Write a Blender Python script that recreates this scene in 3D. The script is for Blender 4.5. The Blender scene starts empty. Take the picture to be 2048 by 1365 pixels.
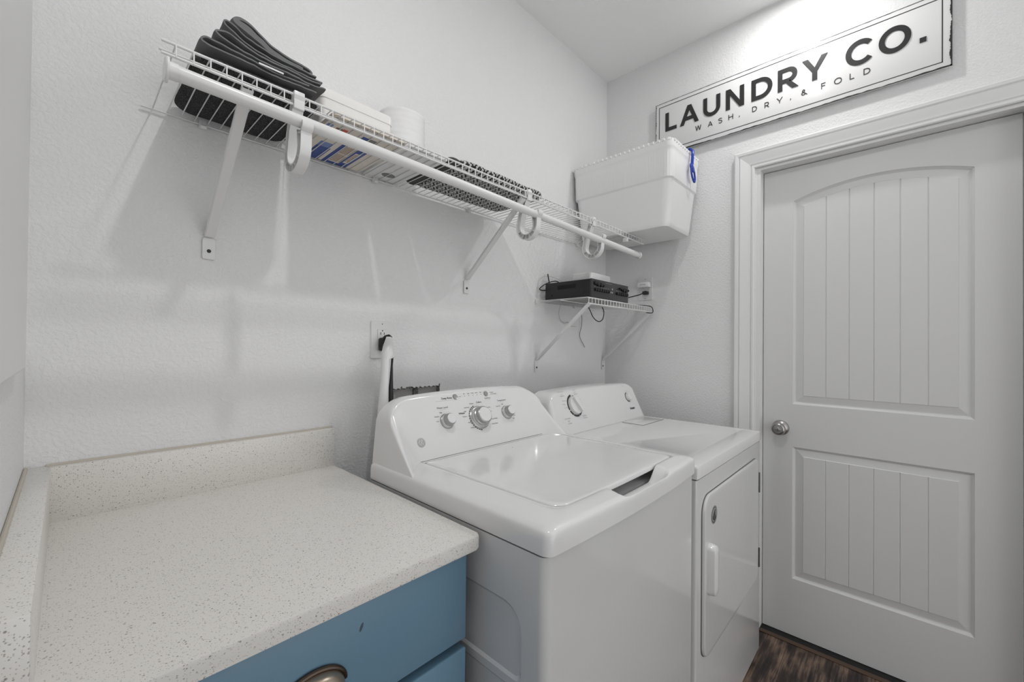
import bpy, bmesh, math, random
from mathutils import Vector, Matrix, noise
PI = math.pi
D = bpy.data
sc = bpy.context.scene
C = sc.collection
R = math.radians
random.seed(7)

# ------------------------------------------------------------------ camera
cam_d = D.cameras.new('camera')
cam = D.objects.new('camera', cam_d)
C.objects.link(cam)
sc.camera = cam
cam_d.sensor_fit = 'HORIZONTAL'
cam_d.sensor_width = 36.0
cam_d.lens = 834.24 * 36.0 / 2048.0
cam_d.clip_start = 0.01
YAW, PITCH, ROLL = .8167, .0088, .0098
f_ = Vector((math.sin(YAW) * math.cos(PITCH), math.cos(YAW) * math.cos(PITCH), math.sin(PITCH)))
r_ = Vector((math.cos(YAW), -math.sin(YAW), 0))
u_ = r_.cross(f_)
r2 = r_ * math.cos(ROLL) + u_ * math.sin(ROLL)
u2 = -r_ * math.sin(ROLL) + u_ * math.cos(ROLL)
M = Matrix((r2, u2, -f_)).transposed().to_4x4()
M.translation = Vector((-2.1235, -1.2572, 1.2603))
cam.matrix_world = M

# ------------------------------------------------------------------ world + exposure
sc.view_settings.view_transform = 'Standard'
sc.view_settings.look = 'None'
sc.view_settings.gamma = 1.0
sc.view_settings.exposure = -0.22
sc.view_settings.use_curve_mapping = False
w = D.worlds.new('world')
sc.world = w
w.use_nodes = True
w.node_tree.nodes['Background'].inputs[0].default_value = (1.0, 1.0, 1.0, 1)
w.node_tree.nodes['Background'].inputs[1].default_value = 1.55


def disk_lamp(name, loc, power, size=.13):
    l = D.lights.new(name, 'AREA')
    l.shape = 'DISK'
    l.size = size
    l.energy = power
    l.color = (1.0, .995, .985)
    o = D.objects.new(name, l)
    C.objects.link(o)
    o.location = loc
    return o


H = 2.785            # ceiling height
LAMPS = [(-.275, -.95), (-1.68, -.98)]
disk_lamp('lamp_light', (LAMPS[0][0], LAMPS[0][1], H - .012), 5.0, .06)
disk_lamp('lamp_light', (LAMPS[1][0], LAMPS[1][1], H - .012), 7.2, .06)


# ------------------------------------------------------------------ materials
def mat(name, col, rough=.5, metal=0, spec=.5, coat=0, bump=None, emit=None):
    m = D.materials.new(name)
    m.use_nodes = True
    nt = m.node_tree
    b = nt.nodes['Principled BSDF']
    b.inputs['Base Color'].default_value = (*col, 1)
    b.inputs['Roughness'].default_value = rough
    b.inputs['Metallic'].default_value = metal
    b.inputs['Specular IOR Level'].default_value = spec
    b.inputs['Coat Weight'].default_value = coat
    b.inputs['Coat Roughness'].default_value = .05
    if emit:
        b.inputs['Emission Color'].default_value = (*col, 1)
        b.inputs['Emission Strength'].default_value = emit
    if bump:
        sc_, st, di = bump
        tc = nt.nodes.new('ShaderNodeTexCoord')
        n = nt.nodes.new('ShaderNodeTexNoise')
        n.inputs['Scale'].default_value = sc_
        n.inputs['Detail'].default_value = 4
        bp = nt.nodes.new('ShaderNodeBump')
        bp.inputs['Strength'].default_value = st
        bp.inputs['Distance'].default_value = di
        nt.links.new(tc.outputs['Object'], n.inputs['Vector'])
        nt.links.new(n.outputs['Fac'], bp.inputs['Height'])
        nt.links.new(bp.outputs['Normal'], b.inputs['Normal'])
    return m


def g(v):
    return (v, v, v)


def wall_mat(name, col, scale=120, strength=.42, dist=.0016):
    """painted drywall with a hand-trowelled knockdown texture"""
    m = mat(name, col, rough=.55, spec=.3)
    nt = m.node_tree
    L = nt.links.new
    b = nt.nodes['Principled BSDF']
    tc = nt.nodes.new('ShaderNodeTexCoord')
    n1 = nt.nodes.new('ShaderNodeTexNoise')
    n1.inputs['Scale'].default_value = scale
    n1.inputs['Detail'].default_value = 5
    n1.inputs['Roughness'].default_value = .55
    n1.inputs['Distortion'].default_value = .35
    rmp = nt.nodes.new('ShaderNodeValToRGB')
    rmp.color_ramp.elements[0].position = .42
    rmp.color_ramp.elements[1].position = .58
    n2 = nt.nodes.new('ShaderNodeTexNoise')
    n2.inputs['Scale'].default_value = scale * 6
    n2.inputs['Detail'].default_value = 3
    mx = nt.nodes.new('ShaderNodeMath')
    mx.operation = 'MULTIPLY_ADD'
    mx.inputs[1].default_value = .25
    bp = nt.nodes.new('ShaderNodeBump')
    bp.inputs['Strength'].default_value = strength
    bp.inputs['Distance'].default_value = dist
    L(tc.outputs['Object'], n1.inputs['Vector'])
    L(tc.outputs['Object'], n2.inputs['Vector'])
    L(n1.outputs['Fac'], rmp.inputs['Fac'])
    L(n2.outputs['Fac'], mx.inputs[0])
    L(rmp.outputs['Color'], mx.inputs[2])
    L(mx.outputs[0], bp.inputs['Height'])
    L(bp.outputs['Normal'], b.inputs['Normal'])
    return m


def quartz():
    m = mat('speckled_quartz', (.62, .59, .55), rough=.28, spec=.5)
    nt = m.node_tree
    L = nt.links.new
    b = nt.nodes['Principled BSDF']
    tc = nt.nodes.new('ShaderNodeTexCoord')
    prev = None
    base = (.77, .75, .715, 1)
    for i, (s, lo, hi, col) in enumerate([(190, .13, .17, (.30, .28, .255, 1)), (340, .17, .22, (.39, .36, .33, 1)), (600, .22, .3, (.50, .47, .44, 1))]):
        v = nt.nodes.new('ShaderNodeTexVoronoi')
        v.inputs['Scale'].default_value = s
        v.inputs['Randomness'].default_value = 1
        nz = nt.nodes.new('ShaderNodeTexNoise')
        nz.inputs['Scale'].default_value = s * .33
        L(tc.outputs['Object'], nz.inputs['Vector'])
        # speck only in some cells, by the cell's random colour
        sep = nt.nodes.new('ShaderNodeSeparateColor')
        L(v.outputs['Color'], sep.inputs[0])
        gt = nt.nodes.new('ShaderNodeMath')
        gt.operation = 'GREATER_THAN'
        gt.inputs[1].default_value = .80
        L(sep.outputs[0], gt.inputs[0])
        mr = nt.nodes.new('ShaderNodeMapRange')
        mr.inputs['From Min'].default_value = hi * 1.6
        mr.inputs['From Max'].default_value = lo * 1.3
        L(v.outputs['Distance'], mr.inputs['Value'])
        L(tc.outputs['Object'], v.inputs['Vector'])
        mu = nt.nodes.new('ShaderNodeMath')
        mu.operation = 'MULTIPLY'
        L(mr.outputs[0], mu.inputs[0])
        L(gt.outputs[0], mu.inputs[1])
        mx = nt.nodes.new('ShaderNodeMix')
        mx.data_type = 'RGBA'
        if prev is None:
            mx.inputs[6].default_value = base
        else:
            L(prev, mx.inputs[6])
        mx.inputs[7].default_value = col
        L(mu.outputs[0], mx.inputs[0])
        prev = mx.outputs[2]
    L(prev, b.inputs['Base Color'])
    return m


def wood_floor():
    m = mat('dark_plank_floor', (.06, .04, .03), rough=.42, spec=.4)
    nt = m.node_tree
    L = nt.links.new
    b = nt.nodes['Principled BSDF']
    tc = nt.nodes.new('ShaderNodeTexCoord')
    mp = nt.nodes.new('ShaderNodeMapping')
    br = nt.nodes.new('ShaderNodeTexBrick')
    br.inputs['Scale'].default_value = 1
    br.inputs['Brick Width'].default_value = 1.2
    br.inputs['Row Height'].default_value = .15
    br.inputs['Mortar Size'].default_value = .0015
    br.inputs['Color1'].default_value = (.3, .3, .3, 1)
    br.inputs['Color2'].default_value = (1, 1, 1, 1)
    br.inputs['Mortar'].default_value = (0, 0, 0, 1)
    L(tc.outputs['Object'], mp.inputs['Vector'])
    L(mp.outputs['Vector'], br.inputs['Vector'])
    mp2 = nt.nodes.new('ShaderNodeMapping')
    mp2.inputs['Scale'].default_value = (1.8, 34, 1)
    L(tc.outputs['Object'], mp2.inputs['Vector'])
    n = nt.nodes.new('ShaderNodeTexNoise')
    n.inputs['Scale'].default_value = 3
    n.inputs['Detail'].default_value = 8
    n.inputs['Roughness'].default_value = .68
    n.inputs['Distortion'].default_value = .25
    L(mp2.outputs['Vector'], n.inputs['Vector'])
    mp3 = nt.nodes.new('ShaderNodeMapping')
    mp3.inputs['Scale'].default_value = (2.6, 7, 1)
    L(tc.outputs['Object'], mp3.inputs['Vector'])
    n3 = nt.nodes.new('ShaderNodeTexNoise')
    n3.inputs['Scale'].default_value = 2.6
    n3.inputs['Detail'].default_value = 3
    L(mp3.outputs['Vector'], n3.inputs['Vector'])
    ad = nt.nodes.new('ShaderNodeMath')
    ad.operation = 'MULTIPLY_ADD'
    ad.inputs[1].default_value = .55
    ad.inputs[2].default_value = -.03
    L(n3.outputs['Fac'], ad.inputs[0])
    ad2 = nt.nodes.new('ShaderNodeMath')
    ad2.operation = 'MULTIPLY_ADD'
    ad2.inputs[1].default_value = .55
    L(n.outputs['Fac'], ad2.inputs[0])
    L(ad.outputs[0], ad2.inputs[2])
    cr = nt.nodes.new('ShaderNodeValToRGB')
    e = cr.color_ramp.elements
    e[0].position = .40
    e[0].color = (.016, .012, .013, 1)
    e[1].position = .72
    e[1].color = (.42, .31, .24, 1)
    x = e.new(.5)
    x.color = (.062, .042, .036, 1)
    x = e.new(.58)
    x.color = (.20, .135, .10, 1)
    L(ad2.outputs[0], cr.inputs['Fac'])
    mx = nt.nodes.new('ShaderNodeMix')
    mx.data_type = 'RGBA'
    mx.blend_type = 'MULTIPLY'
    mx.inputs[0].default_value = .6
    L(cr.outputs['Color'], mx.inputs[6])
    L(br.outputs['Color'], mx.inputs[7])
    L(mx.outputs[2], b.inputs['Base Color'])
    bp = nt.nodes.new('ShaderNodeBump')
    bp.inputs['Strength'].default_value = .3
    bp.inputs['Distance'].default_value = .002
    L(n.outputs['Fac'], bp.inputs['Height'])
    L(bp.outputs['Normal'], b.inputs['Normal'])
    return m


def blanket_mat():
    """woven grey-white geometric diamonds on charcoal"""
    m = mat('geometric_weave', (.1, .1, .1), rough=.9, spec=.1)
    nt = m.node_tree
    L = nt.links.new
    b = nt.nodes['Principled BSDF']
    tc = nt.nodes.new('ShaderNodeTexCoord')
    sp = nt.nodes.new('ShaderNodeSeparateXYZ')
    L(tc.outputs['Object'], sp.inputs[0])

    def mth(op, a, b_=None, c=None):
        n = nt.nodes.new('ShaderNodeMath')
        n.operation = op
        for i, q in enumerate((a, b_, c)):
            if q is None:
                continue
            if isinstance(q, (int, float)):
                n.inputs[i].default_value = q
            else:
                L(q, n.inputs[i])
        return n.outputs[0]
    P = .050
    px = mth('PINGPONG', mth('ADD', sp.outputs[0], 5.0), P / 2)
    yy = mth('ADD', sp.outputs[1], sp.outputs[2])
    py = mth('PINGPONG', mth('ADD', yy, 5.0), P / 2)
    d = mth('DIVIDE', mth('ADD', px, py), P)           # 0..1 nested diamonds
    rings = mth('FRACT', mth('MULTIPLY', d, 3.0))
    r = mth('GREATER_THAN', rings, .46)
    # cross band breaking up the diamonds
    bx = mth('GREATER_THAN', mth('PINGPONG', mth('ADD', sp.outputs[0], 5.0), .008), .0042)
    rr = mth('MULTIPLY', r, mth('GREATER_THAN', mth('FRACT', mth('MULTIPLY', mth('SUBTRACT', px, py), 90.0)), .22))
    mx = nt.nodes.new('ShaderNodeMix')
    mx.data_type = 'RGBA'
    mx.inputs[6].default_value = (.045, .045, .047, 1)
    mx.inputs[7].default_value = (.60, .60, .59, 1)
    L(rr, mx.inputs[0])
    L(mx.outputs[2], b.inputs['Base Color'])
    return m


def box_noise_mat(name, c1, c2, scale, rough=.9, strength=.6, dist=.002):
    m = mat(name, c1, rough=rough, spec=.15)
    nt = m.node_tree
    L = nt.links.new
    b = nt.nodes['Principled BSDF']
    tc = nt.nodes.new('ShaderNodeTexCoord')
    n = nt.nodes.new('ShaderNodeTexNoise')
    n.inputs['Scale'].default_value = scale
    n.inputs['Detail'].default_value = 4
    cr = nt.nodes.new('ShaderNodeValToRGB')
    cr.color_ramp.elements[0].position = .35
    cr.color_ramp.elements[1].position = .7
    cr.color_ramp.elements[0].color = (*c1, 1)
    cr.color_ramp.elements[1].color = (*c2, 1)
    bp = nt.nodes.new('ShaderNodeBump')
    bp.inputs['Strength'].default_value = strength
    bp.inputs['Distance'].default_value = dist
    L(tc.outputs['Object'], n.inputs['Vector'])
    L(n.outputs['Fac'], cr.inputs['Fac'])
    L(cr.outputs['Color'], b.inputs['Base Color'])
    L(n.outputs['Fac'], bp.inputs['Height'])
    L(bp.outputs['Normal'], b.inputs['Normal'])
    return m


WALL = wall_mat('textured_wall_paint', (.80, .80, .802))
CEIL = wall_mat('ceiling_paint', (.93, .93, .93), 60, .12, .002)
FLOOR = wood_floor()
TRIM = mat('trim_paint', g(.76), .38, spec=.4)
DOORP = mat('door_paint', g(.68), .36, spec=.4)
QUARTZ = quartz()
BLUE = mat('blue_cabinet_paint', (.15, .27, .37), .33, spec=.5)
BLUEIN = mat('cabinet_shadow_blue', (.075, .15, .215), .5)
BRONZE = mat('aged_bronze', (.09, .07, .055), .3, metal=.9)
BRONZE2 = mat('worn_bronze', (.42, .35, .28), .3, metal=.9)
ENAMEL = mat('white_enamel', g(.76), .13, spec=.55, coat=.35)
ENAMELB = mat('white_enamel_shaded', g(.66), .16, spec=.5, coat=.3)  # same white enamel, darkened to carry the shade on fronts and sides
PLASTW = mat('white_plastic', g(.76), .25, spec=.5)
PLASTG = mat('grey_plastic', g(.42), .35)
SILVER = mat('silver_plastic', g(.42), .25, metal=.65)
INK = mat('dark_ink', g(.03), .5)
INKG = mat('grey_ink', g(.2), .5)
DARK = mat('gap_black', g(.01), .8)
SEAM = mat('seam_grey', g(.13), .7)
EPOXY = mat('white_epoxy_wire', g(.74), .3, spec=.5)
NICKEL = mat('satin_nickel', (.42, .41, .40), .28, metal=1)
NICKELD = mat('dark_nickel', (.12, .12, .12), .35, metal=.8)
TERRY = box_noise_mat('charcoal_terry', (.014, .014, .015), (.12, .12, .122), 420, strength=1, dist=.004)
SHEET = mat('grey_cotton', (.18, .182, .185), .85, spec=.15, bump=(30, .3, .006))
PAPERT = mat('white_paper', g(.8), .9, bump=(60, .4, .003))
LABELW = mat('tag_white', g(.75), .6)
CREAM = mat('cream_plastic', (.72, .66, .58), .35)
LIDW = mat('ivory_white_lid', (.80, .79, .77), .3)
LBLUE = mat('label_blue', (.02, .06, .27), .4)
LBLUE2 = mat('label_pale_blue', (.16, .25, .48), .4)
LRED = mat('label_red', (.6, .07, .05), .4)
LPINK = mat('label_pink', (.55, .2, .25), .4)
LINK = mat('label_brown_print', (.3, .17, .1), .5)
LGREY = mat('label_grey', g(.18), .4)
WEAVE = blanket_mat()
WEAVED = mat('charcoal_binding', g(.06), .9)
BIN = mat('white_bin_plastic', g(.82), .35, spec=.4)
BLUEP = mat('blue_plastic', (.01, .045, .38), .25, spec=.6)
AMPB = mat('black_amp_metal', g(.012), .45)
AMPF = mat('black_amp_fascia', g(.035), .35)
KNOBK = mat('black_knob', g(.006), .4)
RUBBER = mat('black_rubber', g(.012), .5)
PRINTW = mat('pale_print', g(.4), .5)
GYP = box_noise_mat('torn_gypsum', (.10, .10, .10), (.35, .35, .34), 160, strength=.8)
CAV = mat('stud_cavity', (.5, .49, .48), .9)
SIGNW = mat('sign_white_enamel', g(.80), .22, spec=.5)
SIGNK = mat('sign_black_enamel', g(.022), .35)
LAMPM = mat('lamp_diffuser', g(.9), .5, emit=.8)


# ------------------------------------------------------------------ geometry helpers
def finish(bm, name, m, parent=None, smooth=35, loc=None):
    me = D.meshes.new(name)
    bmesh.ops.recalc_face_normals(bm, faces=bm.faces)
    bm.to_mesh(me)
    bm.free()
    if isinstance(m, (list, tuple)):
        for q in m:
            me.materials.append(q)
    else:
        me.materials.append(m)
    if smooth:
        me.shade_smooth()
        me.set_sharp_from_angle(angle=R(smooth))
    o = D.objects.new(name, me)
    C.objects.link(o)
    if parent:
        o.parent = parent
        # geometry is written in world coordinates: keep it there
        p = parent
        off = Vector((0, 0, 0))
        while p:
            off += p.location
            p = p.parent
        o.location = -off
    return o


def tag(o, label=None, cat=None, group=None, kind=None):
    if label:
        o['label'] = label
    if cat:
        o['category'] = cat
    if group:
        o['group'] = group
    if kind:
        o['kind'] = kind
    return o


def thing(name, loc, label, cat, group=None):
    o = D.objects.new(name, None)
    o.empty_display_size = .05
    C.objects.link(o)
    o.location = loc
    return tag(o, label, cat, group)


def box(bm, x0, x1, y0, y1, z0, z1, r=0, seg=2, mi=0):
    n0 = set(bm.faces)
    vs = [bm.verts.new(p) for p in [(x0, y0, z0), (x1, y0, z0), (x1, y1, z0), (x0, y1, z0), (x0, y0, z1), (x1, y0, z1), (x1, y1, z1), (x0, y1, z1)]]
    fs = [bm.faces.new([vs[i] for i in f]) for f in [(3, 2, 1, 0), (4, 5, 6, 7), (0, 1, 5, 4), (1, 2, 6, 5), (2, 3, 7, 6), (3, 0, 4, 7)]]
    if r:
        es = set(e for f in fs for e in f.edges)
        bmesh.ops.bevel(bm, geom=list(es), offset=r, segments=seg, profile=.5, affect='EDGES', clamp_overlap=True)
    if mi:
        for f in bm.faces:
            if f not in n0:
                f.material_index = mi
    return bm


def mbox(name, m, parent, *a, r=0, seg=2, smooth=35):
    bm = bmesh.new()
    box(bm, *a, r=r, seg=seg)
    return finish(bm, name, m, parent, smooth)


def frame(axis):
    z = Vector(axis).normalized()
    a = Vector((0, 0, 1)) if abs(z.z) < .9 else Vector((1, 0, 0))
    x = a.cross(z).normalized()
    return x, z.cross(x), z


def tube(bm, pts, r, n=8, cap=True, closed=False, radii=None):
    pts = [Vector(p) for p in pts]
    rings = []
    N = len(pts)
    x = None
    for i, p in enumerate(pts):
        if closed:
            t = pts[(i + 1) % N] - pts[i - 1]
        else:
            t = pts[min(i + 1, N - 1)] - pts[max(i - 1, 0)]
        t.normalize()
        if x is None:
            x, y, _ = frame(t)
        else:
            x = (x - t * x.dot(t)).normalized()
            y = t.cross(x)
        rr = radii[i] if radii else r
        rings.append([bm.verts.new(p + (x * math.cos(2 * PI * k / n) + y * math.sin(2 * PI * k / n)) * rr) for k in range(n)])
    M_ = N if closed else N - 1
    for i in range(M_):
        a, b = rings[i], rings[(i + 1) % N]
        for k in range(n):
            bm.faces.new([a[k], a[(k + 1) % n], b[(k + 1) % n], b[k]])
    if cap and not closed:
        bm.faces.new(rings[0][::-1])
        bm.faces.new(rings[-1])
    return bm


def lathe(bm, o, axis, prof, n=32, ref=None):
    """prof: list of (radius, height along axis)"""
    o = Vector(o)
    x, y, z = frame(axis)
    rings = []
    for r, h in prof:
        if r < 1e-6:
            rings.append([bm.verts.new(o + z * h)])
        else:
            rings.append([bm.verts.new(o + z * h + (x * math.cos(2 * PI * k / n) + y * math.sin(2 * PI * k / n)) * r) for k in range(n)])
    for a, b in zip(rings, rings[1:]):
        for k in range(n):
            k2 = (k + 1) % n
            if len(a) == 1 and len(b) == 1:
                continue
            if len(a) == 1:
                bm.faces.new([a[0], b[k2], b[k]])
            elif len(b) == 1:
                bm.faces.new([a[k], a[k2], b[0]])
            else:
                bm.faces.new([a[k], a[k2], b[k2], b[k]])
    return bm


def prism(bm, poly, o, ex, ey, ez, d0, d1):
    """extrude 2D polygon (list of (a,b)) from depth d0 to d1 along ez"""
    o, ex, ey, ez = Vector(o), Vector(ex), Vector(ey), Vector(ez)
    a = [bm.verts.new(o + ex * p[0] + ey * p[1] + ez * d0) for p in poly]
    b = [bm.verts.new(o + ex * p[0] + ey * p[1] + ez * d1) for p in poly]
    bm.faces.new(a[::-1])
    bm.faces.new(b)
    n = len(poly)
    for i in range(n):
        j = (i + 1) % n
        bm.faces.new([a[i], a[j], b[j], b[i]])
    return bm


def rrect(x0, x1, y0, y1, r, n=6):
    if not isinstance(r, (tuple, list)):
        r = (r,) * 4
    pts = []
    for (cx, cy, a0), rr in zip([(x1, y1, 0), (x0, y1, 90), (x0, y0, 180), (x1, y0, 270)], r):
        sx = -1 if cx == x1 else 1
        sy = -1 if cy == y1 else 1
        for k in range(n + 1):
            a = R(a0 + 90 * k / n)
            pts.append((cx + sx * rr + rr * math.cos(a), cy + sy * rr + rr * math.sin(a)))
    return pts


def strip_quads(bm, a, b, closed=False):
    n = len(a)
    for i in range(n if closed else n - 1):
        j = (i + 1) % n
        try:
            bm.faces.new([a[i], a[j], b[j], b[i]])
        except ValueError:
            pass


def font_mesh(bm, text, o, ex, ey, size, align='LEFT', off=.0003, bold=0, shear=0, squeeze=1.0):
    """flat printed lettering using Blender's built-in face"""
    cu = D.curves.new('print', 'FONT')
    cu.body = text
    cu.size = size
    cu.align_x = align
    cu.offset = bold
    cu.shear = shear
    cu.resolution_u = 3
    ob = D.objects.new('print', cu)
    C.objects.link(ob)
    dg = bpy.context.evaluated_depsgraph_get()
    dg.update()
    me = D.meshes.new_from_object(ob.evaluated_get(dg))
    ex, ey = Vector(ex).normalized(), Vector(ey).normalized()
    ez = ex.cross(ey)
    o = Vector(o)
    vs = [bm.verts.new(o + ex * v.co.x * squeeze + ey * v.co.y + ez * off) for v in me.vertices]
    for p in me.polygons:
        try:
            bm.faces.new([vs[i] for i in p.vertices])
        except ValueError:
            pass
    D.objects.remove(ob)
    D.curves.remove(cu)
    D.meshes.remove(me)
    return bm


# ------------------------------------------------------------------ geometric sans lettering built from strokes
def glyph(ch, w, t):
    """polygons on a 1-high cap square, width w, stroke t; returns (polys, advance width)"""
    P = []

    def vbar(x):
        P.append([(x, 0), (x + t, 0), (x + t, 1), (x, 1)])

    def hbar(x0, x1, y):
        P.append([(x0, y), (x1, y), (x1, y + t), (x0, y + t)])

    def diag(x0, y0, x1, y1, k=1.0):
        L = math.hypot(x1 - x0, y1 - y0)
        h = t * k * L / abs(y1 - y0)
        P.append([(x0 - h / 2, y0), (x0 + h / 2, y0), (x1 + h / 2, y1), (x1 - h / 2, y1)])

    def arc(cx, cy, rx, ry, a0, a1, n=22, tt=None):
        q = tt or t
        for i in range(n):
            A, B = R(a0 + (a1 - a0) * i / n), R(a0 + (a1 - a0) * (i + 1) / n)
            P.append([(cx + rx * math.cos(A), cy + ry * math.sin(A)), (cx + rx * math.cos(B), cy + ry * math.sin(B)),
                      (cx + (rx - q) * math.cos(B), cy + (ry - q) * math.sin(B)), (cx + (rx - q) * math.cos(A), cy + (ry - q) * math.sin(A))])
    if ch == 'L':
        vbar(0); hbar(t, w, 0)
    elif ch == 'A':
        diag(t * .55, 0, w / 2, 1); diag(w - t * .55, 0, w / 2, 1); hbar(w * .25, w * .75, .22)
    elif ch == 'U':
        r = w / 2
        P.append([(0, r), (t, r), (t, 1), (0, 1)]); P.append([(w - t, r), (w, r), (w, 1), (w - t, 1)])
        arc(r, r, r, r, 180, 360)
    elif ch == 'N':
        vbar(0); vbar(w - t); P.append([(0, 1), (t * 1.1, 1), (w, 0), (w - t * 1.1, 0)])
    elif ch == 'D':
        vbar(0); rx = .5; hbar(t, w - rx, 0); hbar(t, w - rx, 1 - t); arc(w - rx, .5, rx, .5, -90, 90)
    elif ch == 'R':
        vbar(0); r = .34; hbar(t, w - r - .02, 1 - t); hbar(t, w - r - .02, 1 - 2 * r); arc(w - r - .02, 1 - r, r, r, -90, 90)
        P.append([(w - t * 1.15, 0), (w + .02, 0), (w - r + .03, 1 - 2 * r + t * .5), (w - r - t * 1.0, 1 - 2 * r + t * .5)])
    elif ch == 'Y':
        P.append([(w / 2 - t / 2, 0), (w / 2 + t / 2, 0), (w / 2 + t / 2, .4), (w / 2 - t / 2, .4)])
        P.append([(w / 2 - t / 2, .38), (w / 2 + t / 2, .38), (t * 1.15, 1), (0, 1)])
        P.append([(w / 2 - t / 2, .38), (w / 2 + t / 2, .38), (w, 1), (w - t * 1.15, 1)])
    elif ch == 'C':
        arc(w / 2 + .03, .5, w / 2 + .03, .52, 42, 318, 34)
    elif ch == 'O':
        arc(w / 2, .5, w / 2, .52, 0, 360, 44)
    elif ch == '.':
        P.append([(0, 0), (t, 0), (t, t), (0, t)])
    elif ch == ',':
        P.append([(0, 0), (t * 1.2, t), (t * 1.2, t * 1.4), (0, t * 1.4)]); P.append([(0, 0), (t * 1.2, t), (t * .4, -t * 1.2), (-t * .2, -t * 1.2)])
    elif ch == 'W':
        q = w / 4
        for a, b, c, d in ((t / 2, 1, q, 0), (q, 0, 2 * q, 1), (2 * q, 1, 3 * q, 0), (3 * q, 0, w - t / 2, 1)):
            diag(a, b, c, d)
    elif ch == 'S':
        rx, ry = w / 2, .26
        arc(rx, 1 - ry, rx, ry, 30, 270, 20); arc(rx, ry + .0, rx, ry + t / 2, -150, 90, 20)
    elif ch == 'H':
        vbar(0); vbar(w - t); hbar(t, w - t, .46)
    elif ch == 'F':
        vbar(0); hbar(t, w, 1 - t); hbar(t, w * .9, .45)
    elif ch == '&':
        arc(w * .42, .75, .22, .25, 0, 360, 22); arc(w * .40, .28, .33, .28, 90, 330, 26)
        diag(w * .95, 0, w * .22, .72)
    return P


def put_text(bm, items, o, ex, ey, ez, cap, t, d0, d1):
    """items: (char, x, width) in metres along ex"""
    for ch, x, wd in items:
        for gi, poly in enumerate(glyph(ch, wd / cap, t)):
            pp = [(x + p[0] * cap, p[1] * cap) for p in poly]
            # guard orientation
            A = sum(pp[i][0] * pp[(i + 1) % len(pp)][1] - pp[(i + 1) % len(pp)][0] * pp[i][1] for i in range(len(pp)))
            if abs(A) < 1e-10:
                continue
            if A < 0:
                pp = pp[::-1]
            prism(bm, pp, o, ex, ey, ez, d0, d1 + (gi % 7) * .00006)


# ================================================================== THE ROOM
LX = -2.18       # left wall
FY = -3.1        # far end of the room behind the camera
RX_H = .02       # door reveal


def struct(name, bm, m, parent=None, smooth=0):
    o = finish(bm, name, m, parent, smooth)
    if not parent:
        o['kind'] = 'structure'
    return o


bm = bmesh.new(); box(bm, LX - .1, .25, FY, .12, -.05, 0); struct('floor', bm, FLOOR)
bm = bmesh.new(); box(bm, LX - .1, .1, FY, .1, H, H + .05); struct('ceiling', bm, CEIL)
bm = bmesh.new(); box(bm, LX - .1, LX, FY, .1, 0, H); struct('wall_left', bm, WALL)
# back wall with the torn hole cut through the drywall
HX0, HX1, HZ0, HZ1 = -1.372, -1.176, .93, 1.107
bm = bmesh.new()
random.seed(3)
top = []
nj = 40
for i in range(nj + 1):
    x = HX0 + (HX1 - HX0) * i / nj
    zz = HZ1 - .001 + .0018 * math.sin(i * 1.7) + random.uniform(-.0012, .0012)
    if 11 < i < 17:
        zz += .006 * (1 - abs(i - 14) / 3)
    top.append((x, zz))
for (x0, x1, z0, z1) in [(LX - .1, HX0, 0, H), (HX1, .1, 0, H), (HX0, HX1, 0, HZ0)]:
    vs = [bm.verts.new((x, 0, z)) for x, z in ((x0, z0), (x1, z0), (x1, z1), (x0, z1))]
    bm.faces.new(vs)
for a, b in zip(top, top[1:]):
    bm.faces.new([bm.verts.new(p) for p in ((a[0], 0, a[1]), (b[0], 0, b[1]), (b[0], 0, H), (a[0], 0, H))])
bmesh.ops.remove_doubles(bm, verts=bm.verts, dist=1e-5)
wb = struct('wall_back', bm, WALL)
bm = bmesh.new()        # torn edge of the hole (drywall thickness)
for a, b in zip(top, top[1:]):
    bm.faces.new([bm.verts.new(p) for p in ((a[0], 0, a[1]), (b[0], 0, b[1]), (b[0], .013, b[1] - .002), (a[0], .013, a[1] - .002))])
for x, dx in ((HX0, .001), (HX1, -.001)):
    pz = [HZ0 + (HZ1 - HZ0) * k / 14 for k in range(15)]
    for k, (z0, z1) in enumerate(zip(pz, pz[1:])):
        j0, j1 = .002 * math.sin(k * 2.3), .002 * math.sin((k + 1) * 2.3)
        bm.faces.new([bm.verts.new(p) for p in ((x, -.0005, z0), (x, -.0005, z1), (x + dx * 4 + j1, .013, z1), (x + dx * 4 + j0, .013, z0))])
random.seed(11)
for k in range(16):       # curls of torn paper
    x = random.choice([HX0 + .05 + random.uniform(-.02, .02), random.uniform(HX0, HX1), HX1 - .002])
    z = HZ1 + random.uniform(-.004, .004)
    s = random.uniform(.002, .005)
    lathe(bm, (x, -.002, z), (random.uniform(-1, 1), -.4, 1), [(0, -s), (s * .5, -s * .3), (s * .35, s * .5), (0, s)], 6)
finish(bm, 'torn_edge', GYP, wb)
bm = bmesh.new()
box(bm, HX0 - .03, HX1 + .03, .040, .042, .85, 1.2)
box(bm, HX0 - .035, HX0 - .03, .013, .09, .85, 1.2)
box(bm, HX1 + .03, HX1 + .035, .013, .09, .85, 1.2)
box(bm, HX0 - .03, HX1 + .03, .013, .09, 1.19, 1.2)
box(bm, HX0 - .03, HX1 + .03, .013, .09, .85, .86)
finish(bm, 'wall_cavity', CAV, wb)
mbox('cavity_pipe', GYP, wb, HX0 + .105, HX0 + .125, .03, .05, .90, 1.098, r=.004)
mbox('cavity_stud', PLASTG, wb, HX0 + .001, HX0 + .022, .015, .05, .90, 1.085, r=.002)

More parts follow.
